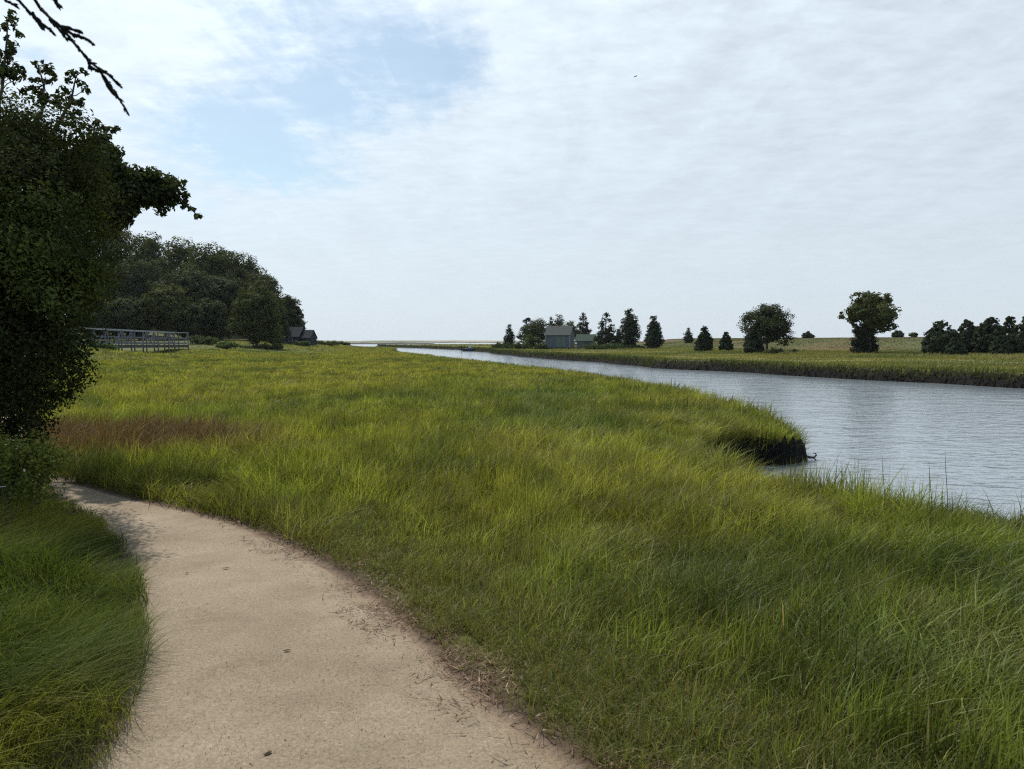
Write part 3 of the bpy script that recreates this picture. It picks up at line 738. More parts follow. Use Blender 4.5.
far(conifer, 'pine_tree', 'broad pine third from the left in the right edge grove', 989, 318, 72, 38, n=8000, gap=.25, bottom=.0, peak=1.8, group=G, base=GREEN_PINE)
far(conifer, 'pine_tree', 'slim pointed pine fourth from the left in the right edge grove', 1008, 316.5, 75, 25, n=6000, gap=.3, bottom=.0, group=G, base=GREEN_PINE)
far(conifer, 'pine_tree', 'pine cut by the right edge of the photo in the grove', 1026, 316, 71, 36, n=7000, gap=.25, bottom=.0, group=G, base=GREEN_PINE)
far(conifer, 'cedar_tree', 'low dark cedar filling the foot of the grove between its first pines', 954, 338, 68, 22, n=4000, bottom=0, group=G)
far(conifer, 'cedar_tree', 'low dark cedar at the foot of the grove near the right edge', 1000, 336, 68, 26, n=4500, bottom=0, group=G)

def spreading_oak():
    Y = 78.0; px = 866; x = (px - 512) / F * Y; z0 = gz(x, Y)
    t = thing('oak_tree', 'tall spreading oak with uneven crown and thick ivy clad trunk', 'tree', (x, Y, z0), 0, 'oaks across the river')
    k = Y / F
    def P(ax, ay, dy=0): return np.array([(ax - px) * k, dy, EYE + (HORIZON - ay) * k - z0])
    mb = MB(); tp = limb(mb, (0, 0, -.3), P(868, 318), .42, .22, .03)
    L = []
    for ax, ay, r, dy in ((868, 301, 10, 0), (860, 297, 6.5, .5), (877, 301, 8, -.6), (863, 311, 10, -.8), (875, 312, 11, .6), (853, 313, 8, 0), (844, 315.5, 5, .3), (886, 317, 9, .2), (892, 313, 5, -.3),
                          (868, 322, 10, -.6), (854, 322, 6, .4), (882, 326, 7, 0), (893, 325, 6, .5), (897, 329, 4, .2), (868, 310, 12, 1.2), (870, 315, 12, -1.4)):
        q = P(ax, ay, dy * 1.6); s = r * k; L.append((*q, s, s * 1.1, s * .85))
        limb(mb, tp[3], q, .13, .04, .1, 5, 5)
    mb.build('trunk', M_BARK, t, True)
    crown('crown', t, L, 11000, .15, GREEN_OAK, M_LEAF, .3, 22)
    iv = [(*P(864 + (7 + 3 * u) * q, 329 + 21 * u, q * .6), 6.5 * k, 6 * k, 5.5 * k) for u in np.linspace(0, 1, 7) for q in (-1, 0, 1)]
    crown('ivy', t, iv, 9000, .10, (.030, .042, .020), M_LEAF, .3, 14, floor=0)
spreading_oak()
B = 'bushes across the river'
shrub('shrub', 'pale round shrub in the meadow right of the round oak', 775, 84, .9, 2.0, (.085, .10, .04), 1500, .1, B)
shrub('shrub', 'small grey green shrub in the meadow left of the spreading oak', 793, 84, .55, 1.5, (.085, .10, .045), 900, .1, B)
shrub('shrub', 'long low hedge right of the boathouse below the pines', 608, 133, 1.15, 9.5, (.05, .075, .028), 3500, .14, B)
shrub('shrub', 'low shrub at the right end of the hedge under the tallest pine', 632, 130, .95, 4.5, (.045, .07, .026), 1500, .14, B)
shrub('shrub', 'light green bush against the left wall of the boathouse', 543, 142, 1.6, 2.4, (.075, .105, .035), 1500, .14, B)
shrub('shrub', 'broad light green shrub before the dark trees left of the boathouse', 536, 148, 3.0, 4.5, (.070, .10, .035), 2200, .15, B)
shrub('shrub', 'low bush at the river bend left of the leftmost cedar', 502, 158, 1.5, 5.5, (.055, .075, .03), 1500, .15, B)
shrub('shrub', 'low bush between the leftmost cedar and the open pine', 519, 152, 1.7, 3.8, (.06, .08, .03), 1500, .15, B)
shrub('shrub', 'green bush right of the small shed under the open pine', 599, 142, 1.5, 3.0, (.07, .10, .035), 1500, .14, B)

# ------------------------------------------------------------------ buildings
def shingle_mat(name, c1, c2, rows):
    m, nt, out = new_mat(name); L = nt.links
    p = N(nt, 'ShaderNodeBsdfPrincipled', Roughness=.95); p.inputs['Specular IOR Level'].default_value = .08
    tc = N(nt, 'ShaderNodeTexCoord'); w = N(nt, 'ShaderNodeTexWave', Scale=rows, Distortion=.6); w.bands_direction = 'Z'; w.inputs['Detail'].default_value = 2
    L.new(tc.outputs['Object'], w.inputs['Vector'])
    n = N(nt, 'ShaderNodeTexNoise', Scale=3.0, Detail=6.0); L.new(tc.outputs['Object'], n.inputs['Vector'])
    ad = N(nt, 'ShaderNodeMath', operation='MULTIPLY_ADD'); ad.inputs[1].default_value = .3; L.new(w.outputs['Fac'], ad.inputs[0]); L.new(n.outputs['Fac'], ad.inputs[2])
    r = ramp(nt, [(.35, c1), (.85, c2)]); L.new(ad.outputs[0], r.inputs[0]); L.new(r.outputs[0], p.inputs['Base Color'])
    b = N(nt, 'ShaderNodeBump', Strength=.4, Distance=.02); L.new(w.outputs['Fac'], b.inputs['Height']); L.new(b.outputs[0], p.inputs['Normal'])
    L.new(p.outputs[0], out.inputs[0]); return m
M_WALL = shingle_mat('grey_shingle_wall', (.095, .105, .13), (.165, .18, .21), 2.2)
M_WALLD = shingle_mat('dark_shingle_wall', (.028, .031, .040), (.05, .054, .066), 2.2)
M_ROOF = shingle_mat('grey_shingle_roof', (.052, .058, .058), (.09, .097, .093), 2.4)
M_ROOFG = shingle_mat('mossy_roof', (.045, .065, .052), (.075, .10, .08), 2.4)
M_ROOFD = shingle_mat('dark_roof', (.022, .024, .030), (.040, .043, .052), 2.4)
M_TRIM = noise_mat('pale_trim', (.26, .27, .28), (.38, .39, .40), 5, .7, 0)
M_DOOR = noise_mat('green_grey_door', (.12, .155, .15), (.17, .205, .195), 3, .7, .1, stretch=(8, 8, 1))
M_GLASS = noise_mat('window_glass', (.02, .024, .03), (.04, .045, .05), 2, .12, 0, spec=.6)

def gable_house(t, x0, x1, y0, y1, z0, ze, zr, wall, roof, over=.22):
    """ridge along x; returns wall and roof as parts"""
    yc = (y0 + y1) / 2
    V = [(x0, y0, z0), (x1, y0, z0), (x1, y1, z0), (x0, y1, z0), (x0, y0, ze), (x1, y0, ze), (x1, y1, ze), (x0, y1, ze), (x0, yc, zr), (x1, yc, zr)]
    wm = MB(); wm.add(V, [(0, 1, 5, 4), (1, 2, 6, 5), (2, 3, 7, 6), (3, 0, 4, 7)], [(4, 8, 7), (5, 6, 9)]); w = wm.build('wall', wall, t)
    rm = MB(); th = .10; sl = (zr - ze) / (yc - y0)
    a = over
    for s, ye in ((1, y0), (-1, y1)):
        e = (x0 - a, ye - s * a, ze - sl * a); 
        P = [(x0 - a, ye - s * a, ze - sl * a + .012), (x1 + a, ye - s * a, ze - sl * a + .012), (x1 + a, yc, zr + .012), (x0 - a, yc, zr + .012)]
        P += [(p[0], p[1], p[2] + th) for p in P]
        rm.add(P, [(0, 3, 2, 1), (4, 5, 6, 7), (0, 1, 5, 4), (1, 2, 6, 5), (2, 3, 7, 6), (3, 0, 4, 7)])
    r = rm.build('roof', roof, t); return w, r

def boathouse():
    Y = 143.; x = (559.5 - 512) / F * Y + .1; z = gz(x, Y)
    t = thing('boathouse', 'grey shingled boathouse on low posts at the far river bank', 'boathouse', (x, Y, z), -.30)
    w, d = 4.7, 4.4; fl = .35
    gable_house(t, -w / 2, w / 2, -d / 2, d / 2, fl, fl + 2.35, fl + 4.0, M_WALL, M_ROOF)
    for px in (-w / 2 + .15, 0, w / 2 - .15):
        for py in (-d / 2 + .15, d / 2 - .15):
            b = MB(); b.box((px, py, fl / 2 - .25), (.18, .18, fl + .48)); b.build('post', M_WOODD, t)
    b = MB(); b.box((0, 0, fl - .08), (w + .06, d + .06, .14)); b.build('sill_beam', M_WOODD, t)
    b = MB(); b.box((.75, -d / 2 - .03, fl + 1.05), (1.75, .06, 2.0)); dr = b.build('door', M_DOOR, t)
    b = MB(); b.bar((.75, -d / 2 - .075, fl + .1), (.75, -d / 2 - .075, fl + 2.0), .05, .03); b.build('door_joint', M_WOODD, dr)
    for sx in (-1, 1):
        b = MB(); b.box((sx * (w / 2 + .012), -d / 2 - .012, fl + 1.15), (.13, .13, 2.28)); b.build('corner_board', M_TRIM, t)
boathouse()
def small_shed():
    Y = 152.; x = (586 - 512) / F * Y; z = gz(x, Y)
    t = thing('shed', 'low shed with mossy green roof right of the boathouse', 'shed', (x, Y, z), -.2)
    gable_house(t, -1.8, 1.75, -1.5, 1.5, -.1, 1.55, 2.75, M_WALL, M_ROOFG)
    b = MB(); b.box((.3, -1.53, .85), (.85, .05, 1.5)); b.build('door', M_WOODD, t)
small_shed()
def left_sheds():
    Y = 134.; x = (292.5 - 512) / F * Y; z = gz(x, Y)
    t = thing('cottage', 'dark roofed shingled cottage with a lower wing below the wooded hill', 'cottage', (x, Y, z), -.12)
    k = Y / F; zt = EYE + (HORIZON - 327) * k - z; zt2 = EYE + (HORIZON - 330) * k - z
    gable_house(t, -2.4, 2.0, -2, 2, -.3, zt - 1.75, zt - .1, M_WALLD, M_ROOFD)
    gable_house(t, 2.26, 4.0, -1.6, 1.6, -.3, zt2 - 1.45, zt2 - .1, M_WALLD, M_ROOFD, .14)
    b = MB(); b.box((.6, -2.03, .7), (.8, .05, .8)); wi = b.build('window', M_TRIM, t)
    b = MB(); b.box((.6, -2.062, .7), (.64, .02, .64)); b.build('pane', M_GLASS, wi)
    b = MB(); b.box((-.2, .0, zt + .2), (.5, .5, .9)); b.build('chimney', M_WOODD, t) if False else None
left_sheds()

# ------------------------------------------------------------------ footbridge
def footbridge():
    x0, y0, y1 = -40.3, 68.5, 92.0
    t = thing('footbridge', 'weathered grey wooden footbridge with cross braced railings over a creek', 'footbridge', (x0, y0, 0))
    L = y1 - y0; zd = lambda u: 1.22 - .12 * u; top_ = 1.62
    b = MB()
    for k in range(int(L / .3)):
        u = (k + .5) * .3 / L; b.box((-.85, u * L, zd(u)), (2.0, .28, .06))
    b.build('deck', M_WOOD, t)
    for sx in (.0, -1.7):
        b = MB(); b.bar((sx, 0, zd(0) - .16), (sx, L, zd(1) - .16), .14, .26); b.build('beam', M_WOODD, t)
        b = MB(); b.bar((sx, -.4, zd(0) + top_), (sx, L + .3, zd(1) + top_ - .12), .20, .09); b.build('top_rail', M_TRIM, t)
        b = MB(); b.bar((sx, 0, zd(0) + .85), (sx, L, zd(1) + .8), .07, .14); b.build('middle_rail', M_WOOD, t)
        b = MB(); b.bar((sx - .075, 0, zd(0) + .22), (sx - .075, L, zd(1) + .22), .05, .18); b.build('lower_rail', M_WOOD, t)
        n = 9
        for i in range(n + 1):
            u = i / n; zz = zd(u)
            p = MB(); p.box((sx + .11, u * L, (zz + top_ - .12 * u - .05) / 2 - .3), (.10, .12, zz + top_ - .12 * u - .06 + .6)); p.build('post', M_WOOD, t)
            if i < n:
                u2 = (i + 1) / n
                q = MB()
                if i % 2: q.bar((sx + .11, u * L + .1, zd(u) + top_ - .2), (sx + .11, u * L + 1.25, zd(u2) + .05), .07, .10)
                else: q.bar((sx + .11, u2 * L - .1, zd(u) + top_ - .2), (sx + .11, u2 * L - 1.25, zd(u2) + .05), .07, .10)
                q.build('brace', M_WOOD, t)
footbridge()

# ------------------------------------------------------------------ boat, bird, driftwood
M_HULL = noise_mat('dark_hull', (.035, .045, .06), (.05, .06, .075), 2, .35, 0)
M_WHITE = noise_mat('white_gelcoat', (.6, .62, .64), (.7, .72, .73), 2, .4, 0)
M_BLACK = noise_mat('black_plastic', (.015, .015, .017), (.025, .025, .028), 4, .5, 0)
def boat():
    p = ground(471, 352.6, WATER); Y = 168.; x = (471 - 512) / F * Y
    t = thing('motorboat', 'small dark hulled motorboat with white console moored in the river', 'boat', (x, Y, WATER), .06)
    t.scale = (1.15, 1.15, 1.35)
    st = [(-1.65, .62, .42, -.18), (-1.0, .72, .45, -.22), (0, .75, .5, -.24), (.8, .62, .58, -.2), (1.4, .32, .68, -.08), (1.72, .03, .76, .2)]
    V = []
    for X, w, zt, zb in st:
        V += [(X, -w, zt), (X, -w * .75, zb * .4), (X, 0, zb), (X, w * .75, zb * .4), (X, w, zt), (X, w * .86, zt - .03), (X, 0, zb + .16), (X, -w * .86, zt - .03)]
    n = 8; Q = [(i * n + k, i * n + (k + 1) % n, (i + 1) * n + (k + 1) % n, (i + 1) * n + k) for i in range(len(st) - 1) for k in range(n)]
    b = MB(); b.add(V, Q + [(0, 1, 6, 7), (1, 2, 2, 6)][:1]); b.build('hull', M_HULL, t)
    b = MB(); b.box((-1.62, 0, .2), (.05, 1.15, .42)); b.build('transom', M_HULL, t)
    b = MB(); b.box((-.2, 0, .55), (.55, .6, .8)); b.box((-.05, 0, .97), (.35, .56, .06)); b.build('console', M_WHITE, t)
    b = MB(); b.bar((.05, -.28, 1.0), (-.1, -.28, 1.35), .04, .04); b.bar((.05, .28, 1.0), (-.1, .28, 1.35), .04, .04); b.bar((-.1, -.28, 1.35), (-.1, .28, 1.35), .04, .04); b.build('windscreen', M_GLASS, t)
    b = MB(); b.box((-1.85, 0, .62), (.36, .34, .5)); b.box((-1.82, 0, .1), (.16, .14, .8)); b.build('outboard', M_BLACK, t)
    b = MB(); b.box((-.95, 0, .45), (.4, .9, .12)); b.build('seat', M_WHITE, t)
boat()
def bird():
    p = at(635.5, 76.5, 60)
    t = thing('bird', 'tiny dark bird gliding high in the pale sky', 'bird', tuple(p), .4)
    b = MB(); s = .13
    b.tube([(-s, 0, 0), (-s * .5, 0, .0), (0, 0, .01), (s * .5, 0, .0), (s * .8, 0, 0)], [.003, .02, .026, .018, .007], 6)
    for sy in (-1, 1):
        b.add([(.06, sy * .02, .01), (-.05, sy * .02, .01), (-.04, sy * .12, .03), (.05, sy * .12, .035), (-.045, sy * .25, .01), (-.015, sy * .25, .01), (-.015, sy * .12, .045)], [(0, 1, 2, 3), (3, 2, 4, 5)], [(3, 6, 2), (6, 5, 4)])
    b.build('body', M_BLACK, t, True)
bird()
def driftwood():
    t = thing('driftwood', 'dark bent driftwood stub at the tip of the grassy bank', 'driftwood', (5.86, 14.35, -.68))
    t.scale = (.36, .36, .36)
    b = MB(); b.tube([(-.45, .1, .12), (-.1, .02, .02), (.12, -.02, .04), (.22, -.03, .16), (.18, -.03, .26), (.06, -.02, .25)], [.08, .07, .055, .045, .04, .02], 8)
    b.tube([(.0, 0, .03), (.1, -.06, -.02), (.2, -.1, -.12)], [.05, .04, .03], 6); b.build('stub', M_WOODD, t, True)
driftwood()
def reeds():
    for lab, px, yt, yb in (('dry reed stalk at the river edge, leftmost of the tall three', 882, 456, 474), ('thin dry reed stalk at the river edge between two others', 929, 461, 478), ('tallest dry reed stalk at the river edge, rightmost of three', 945, 450, 482)):
        Y = 7.0 - (px - 882) * .006; a = at(px + 4, yb + 12, Y); c = at(px, yt, Y)
        z0 = min(a[2], -.1)
        t = thing('reed_stalk', lab, 'reed', (a[0], a[1], z0), 0, 'tall reed stalks at the river edge')
        b = MB(); e = c - np.array([a[0], a[1], z0])
        b.tube([(0, 0, -.4), e * .4 + np.array([.008, 0, 0]), e * .8, e], [.003, .0027, .0022, .001], 6)
        o = b.build('stem', M_LITTER, t, True); cc = np.tile([.10, .085, .04, 1.], len(o.data.vertices)).astype(np.float32)
        o.data.color_attributes.new('Col', 'FLOAT_COLOR', 'POINT').data.foreach_set('color', cc)
reeds()
M_DEAD = noise_mat('dead_leaf', (.028, .020, .013), (.06, .042, .026), 40, .95, 0, spec=.05)
def scraps():
    for px, py, s, a in ((226, 569, .030, .3), (187, 574, .022, 1.), (287, 652, .030, .2), (268, 755, .028, .9), (424, 707, .02, .1)):
        x, y = ground(px, py); t = MB(); s *= .62
        n = 7; V = []
        for i in range(n):
            u = i / (n - 1); w = s * .42 * math.sin(PI * min(1, u * .92 + .04)) + .0015
            for q in (-1, 0, 1): V.append(((u - .5) * 2 * s, q * w, abs(q) * s * .14 + .12 * s * u * u))
        V = np.array(V); R_ = np.array([[math.cos(a), math.sin(a), 0], [-math.sin(a), math.cos(a), 0], [0, 0, 1]])
        t.add(V @ R_, [(i * 3 + k, i * 3 + k + 1, i * 3 + k + 4, i * 3 + k + 3) for i in range(n - 1) for k in range(2)])
        o = t.build('fallen_leaf', M_DEAD, None, True); o.location = (x, y, float(land_height(np.array([x]), np.array([y]))[0]) + .006)
        tag(o, 'small dark curled leaf lying on the sandy path', 'leaf', 'fallen leaves on the path')
scraps()

# ------------------------------------------------------------------ near trees at the left
def near_cedar():
    Y = 6.5; x, y = -5.9, 7.3; z0 = gz(x, y)
    t = thing('cedar_tree', 'large dark near cedar overhanging the path at the left edge', 'tree', (x, y, z0))
    mb = MB(); o3 = np.array([x, y, z0])
    tp = limb(mb, (0, 0, -.3), (.15, 0, 4.1), .17, .05, .04, 8, 9)
    L = []
    def lob(px, py, Yd, r, rz=None):
        q = at(px, py, Yd + .7) - o3; r *= 1.1; L.append((*q, r, r, rz or r * .85))
        if r > .42 and py < 330: limb(mb, tp[min(7, max(1, int((q[2]) / 4.4 * 7)))], q, .03, .01, .1, 6, 6)
    for px, py, Yd, r in ((57, 190, 6.3, 0.39), (45, 150, 6.5, .45), (15, 145, 6.4, .42), (20, 130, 6.9, .33), (72, 235, 6.4, 0.32), (60, 250, 6.0, .5), (67, 285, 6.2, 0.39), (57, 320, 6.4, 0.39), (77, 262, 6.8, 0.30),
                          (40, 300, 5.9, .5), (20, 240, 5.8, .55), (10, 190, 6.0, .55), (30, 350, 6.0, .45), (62, 352, 6.4, .33), (-10, 330, 5.8, .6), (5, 390, 6.0, .42), (-30, 260, 6.0, .7), (-40, 170, 6.4, .7), (-25, 130, 6.8, .4),
                          (30, 385, 6.3, .30), (-60, 380, 6.2, .6), (-10, 425, 6.1, .3), (20, 415, 6.3, .22), (52, 385, 6.5, .2), (75, 170, 6.9, 0.28), (82, 205, 7.0, 0.26), (-90, 250, 6.8, .8), (-80, 330, 7.2, .8), (-60, 140, 7.2, .7), (30, 280, 7.0, .6), (40, 200, 7.0, .6), (87, 225, 6.6, 0.20), (90, 280, 6.5, 0.17), (79, 325, 6.5, 0.18), (71, 345, 6.4, 0.17), (85, 180, 6.8, 0.18), (25, 422, 6.2, .26), (8, 425, 6.0, .3), (12, 412, 6.4, .3), (30, 408, 6.5, .25), (45, 400, 6.4, .16), (80, 362, 6.4, .14), (70, 140, 6.6, .2), (66, 372, 6.3, .2), (50, 402, 6.2, .17), (30, 432, 6.1, .15), (76, 388, 6.3, .1)):
        lob(px, py, Yd, r)
    mb.build('trunk', M_BARK, t, True)
    c, o, v = crown_points(L, 200000, .30, 26, .6)
    n = len(c); base = mix([.042, .052, .018], [.088, .108, .028], ss(.45, .7, fbm(c[:, 0] * 1.6 + 3, c[:, 2] * 1.6, 121)))
    col = .78 * base * (v ** 2)[:, None] * rng.uniform(.7, 1.3, n)[:, None]
    V, Q, Cc = leaves(c, o, .021, col, flat=.5, aspect=.45)
    mesh_np('crown', V, [Q], M_CEDAR, t, col=Cc)
near_cedar()
def near_oak():
    x, y = -9.6, 10.4; z0 = gz(x, y); o3 = np.array([x, y, z0])
    t = thing('oak_tree', 'near oak behind the dark cedar with a limb reaching right', 'tree', (x, y, z0))
    mb = MB(); tp = limb(mb, (0, 0, -.3), (.3, 0, 5.2), .2, .1, .05, 8, 9)
    L = []
    def Q_(px, py, Yd): return at(px, py, Yd * 1.31) - o3
    # the limb reaching right
    p = [tp[5], Q_(60, 205, 7.8), Q_(110, 192, 7.7), Q_(150, 190, 7.6), Q_(178, 196, 7.6), Q_(198, 216, 7.6)]
    mb.tube(p, [.07, .05, .038, .024, .014, .006], 7)
    for px, py, r in ((112, 182, .26), (128, 195, .24), (122, 212, .16), (140, 180, .19), (148, 196, .2), (160, 182, .18), (164, 200, .15), (172, 190, .13), (180, 198, .10), (186, 206, .08), (192, 212, .06), (183, 186, .07), (198, 216, .05), (162, 212, .07), (150, 172, .08), (132, 172, .08), (97, 165, .28), (90, 200, .3), (108, 225, .18), (120, 222, .12), (98, 148, .2)):
        L.append((*Q_(px, py, 7.65 + rng.uniform(-.12, .12)), r, r, r * .85))
    for a, b in (((112, 190), (98, 152)), ((148, 190), (150, 172)), ((128, 192), (124, 218)), ((150, 192), (163, 213)), ((172, 194), (184, 186))):
        limb(mb, Q_(*a, 7.65), Q_(*b, 7.65), .012, .004, .08, 5, 5)
    # thin topmost sprigs
    def sprig(pts, tips):
        mb.tube([Q_(*q, 7.9) for q in pts], np.linspace(.028, .007, len(pts)), 6)
        for (px, py, r) in tips:
            q = Q_(px, py, 7.9 + rng.uniform(-.15, .15)); L.append((*q, r, r, r * .8))
            j = min(range(len(pts)), key=lambda i: math.hypot(pts[i][0] - px, pts[i][1] - py))
            limb(mb, Q_(*pts[j], 7.9), q, .008, .004, .08, 4, 5)
    sprig([(-20, 160), (2, 90), (6, 50), (8, 20)], [(8, 14, .09), (14, 22, .06), (3, 28, .08), (17, 33, .06), (9, 42, .08), (20, 35, .05), (12, 50, .09), (4, 58, .1), (18, 68, .08), (10, 74, .12), (22, 74, .06), (2, 70, .12)])
    sprig([(20, 150), (42, 112), (44, 85), (38, 65)], [(38, 64, .06), (43, 70, .07), (52, 70, .07), (46, 80, .07), (34, 82, .07), (54, 78, .06), (40, 92, .09), (30, 88, .06), (24, 92, .06), (48, 98, .09), (38, 100, .1)])
    sprig([(30, 170), (62, 118), (72, 96), (76, 76)], [(74, 75, .08), (85, 73, .06), (70, 80, .06), (80, 84, .07), (66, 88, .07), (84, 92, .07), (62, 96, .08), (74, 100, .09), (80, 104, .06), (60, 106, .1), (76, 112, .06), (70, 118, .08), (66, 126, .08)])
    sprig([(50, 190), (85, 150), (98, 128)], [(97, 122, .05), (92, 130, .07), (104, 129, .06), (112, 130, .06), (100, 138, .08), (88, 140, .1), (108, 136, .05), (116, 128, .04), (94, 146, .1)])
    L = [(*l[:3], *(np.array(l[3:]) * 1.08)) for l in L]; small = L; L = []
    for px, py, r in ((60, 130, .3), (75, 145, .3), (85, 165, .3), (-30, 160, .35), (-70, 170, .5), (-60, 120, .35), (-120, 180, .7), (-100, 140, .5), (-150, 150, .6)):
        L.append((*Q_(px, py, 8.0), r, r, r * .8))
        limb(mb, tp[6], Q_(px, py, 8.0), .035, .012, .1, 5, 6)
    mb.build('trunk', M_BARK, t, True)
    L = [(*l[:3], *(np.array(l[3:]) * 1.3)) for l in L]
    c, o, v = crown_points(L, 20000, .36, 20, .45); c2, o2, v2 = crown_points(small, 22000, .34, 13, .55)
    c, o, v = np.vstack([c, c2]), np.vstack([o, o2]), np.concatenate([v, v2])
    n = len(c); col = np.array([.050, .062, .024]) * v[:, None] * rng.uniform(.7, 1.3, n)[:, None]
    V, Q, Cc = leaves(c, o, .036, col, aspect=.5); mesh_np('crown', V, [Q], M_LEAF, t, col=Cc)
near_oak()
def overhang():
    """cedar beside the camera: its trunk stands outside the frame, one bough dips in"""
    x, y = -3.1, .4; z0 = gz(x, y); o3 = np.array([x, y, z0]); Yd = 2.0
    t = thing('cedar_tree', 'drooping cedar bough with bare twig tips against the sky at top left', 'tree', (x, y, z0))
    mb = MB(); tp = limb(mb, (0, 0, -.3), (.1, -.1, 4.6), .14, .06, .04, 8, 9)
    Q_ = lambda px, py, d=Yd: at(px, py, d) - o3
    mb.tube([tp[5], tp[5] + np.array([.6, .5, .25]), Q_(-60, -50), Q_(10, -8)], [.05, .035, .018, .010], 7); mb.build('trunk', M_BARK, t, True)
    strands = [[(10, -10), (22, 4), (34, 17), (44, 25), (51, 31)], [(30, -8), (40, 8), (50, 18), (60, 26), (70, 38), (80, 50), (88, 60), (98, 68), (106, 80), (115, 92), (126, 110)],
               [(48, -8), (56, 3), (60, 6)], [(60, 26), (72, 34), (82, 37), (92, 43)], [(64, 27), (74, 30), (80, 32)], [(98, 68), (108, 74), (120, 86)], [(50, 20), (58, 28), (66, 38), (72, 41)], [(32, 12), (38, 22), (42, 27)], [(-10, -12), (8, 2), (15, 5)], [(88, 60), (90, 66), (97, 71)],[(104, 78), (109, 88), (117, 97)],[(60,-10),(54,-4),(58,5)]]
    bm_ = MB()
    for s in strands:
        s3 = np.array([Q_(*q, Yd + rng.uniform(-.02, .02)) for q in s])
        bm_.tube(s3, np.linspace(.0045, .0018, len(s3)), 6)
        # short scale leaf spurs along the twig
        for i in range(len(s3) - 1):
            for u in np.linspace(0, 1, 7):
                for q in range(3):
                    p = s3[i] + (s3[i + 1] - s3[i]) * u; d = s3[i + 1] - s3[i]; d /= np.linalg.norm(d)
                    e = p + d * rng.uniform(.006, .016) + rng.normal(0, .0026, 3)
                    bm_.tube([p, (p + e) / 2, e], [.0022, .003, .0008], 5)
    V = np.vstack(bm_.V)
    bm_.build('bough', M_CEDAR, t, False, col=np.tile([.020, .022, .018], (len(V), 1)))
    L = [(*(tp[7] + np.array([math.cos(a) * .6, math.sin(a) * .5 - .3, zz])), .55, .55, .4) for a, zz in ((2, .1), (3, -.5), (4, .2), (4.6, -.6), (5.4, .1), (2.6, .6), (3.6, -1.1))]
    crown('crown', t, L, 9000, .035, GREEN_CEDAR, M_CEDAR, .34, 22, .5)
overhang()
def bramble(px, py, Y, w, h, label, n, base):
    p = at(px, py, Y); z0 = gz(p[0], p[1])
    t = thing('bramble_shrub', label, 'shrub', (p[0], p[1], z0), 0, 'leafy plants left of the path')
    mb = MB(); L = []
    for k in range(9):
        a = rng.uniform(0, 2 * PI); rr = rng.uniform(.1, .42) * w; q = np.array((math.cos(a) * rr, math.sin(a) * rr, h * rng.uniform(.35, .95)))
        limb(mb, (0, 0, -.05), q, .006, .003, .2, 5, 5); L.append((*q, w * .16, w * .16, h * .16))
    mb.build('stem', M_BARK, t, True)
    crown('foliage', t, L, n * 2, .015, base, M_LEAF, .75, 14, .3, .6)
bramble(4, 500, 5.4, 1.0, .75, 'leafy bramble with bright leaves at the left frame edge below the cedar', 2600, (.13, .15, .030))
bramble(-28, 462, 6.2, .9, .6, 'bramble in the shade directly under the near cedar', 2600, (.13, .15, .030))
bramble(14, 482, 6.6, .6, .4, 'low leafy plant where the grassy rise meets the path bend', 1400, (.13, .15, .030))
M_PETAL = noise_mat('white_petal', (.62, .62, .58), (.75, .75, .70), 20, .7, 0)
def flowers():
    for px, py, Y in ((4, 474, 5.6), (14, 466, 6.0), (22, 481, 5.7), (30, 474, 6.2), (3, 487, 5.3), (36, 483, 6.0)):
        p = at(px, py, Y); z0 = gz(p[0], p[1]); hh = max(.25, p[2] - z0)
        t = thing('wildflower', 'small white wildflower above the grass left of the path', 'flower', (p[0], p[1], z0), rng.uniform(0, 6), 'white wildflowers left of the path')
        b = MB(); b.tube([(0, 0, -.05), (.01, 0, hh * .6), (0, 0, hh)], [.003, .0025, .002], 5); o = b.build('stem', M_LEAF, t)
        o.data.color_attributes.new('Col', 'FLOAT_COLOR', 'POINT').data.foreach_set('color', np.tile([.06, .09, .03, 1.], len(o.data.vertices)).astype(np.float32))
        f = MB()
        for k in range(6):
            a = k * PI / 3; c, s = math.cos(a), math.sin(a)
            f.add([(0, 0, hh), (.014 * c - .006 * s, .014 * s + .006 * c, hh + .004), (.024 * c, .024 * s, hh + .002), (.014 * c + .006 * s, .014 * s - .006 * c, hh + .004)], [(0, 1, 2, 3)])
        f.build('bloom', M_PETAL, t)
flowers()

# ------------------------------------------------------------------ light
SUN_AZ, SUN_EL = 32, 56            # degrees left of the viewing direction, above the horizon
sd_ = Vector((-math.sin(math.radians(SUN_AZ)) * math.cos(math.radians(SUN_EL)), math.cos(math.radians(SUN_AZ)) * math.cos(math.radians(SUN_EL)), math.sin(math.radians(SUN_EL))))
sl = bpy.data.lights.new('sun', 'SUN'); so = bpy.data.objects.new('sun', sl); COL.objects.link(so)
so.rotation_euler = sd_.to_track_quat('Z', 'Y').to_euler(); so.location = (-30, 20, 40)
sl.energy = 5.0; sl.angle = math.radians(.55); sl.color = (1, .945, .87)

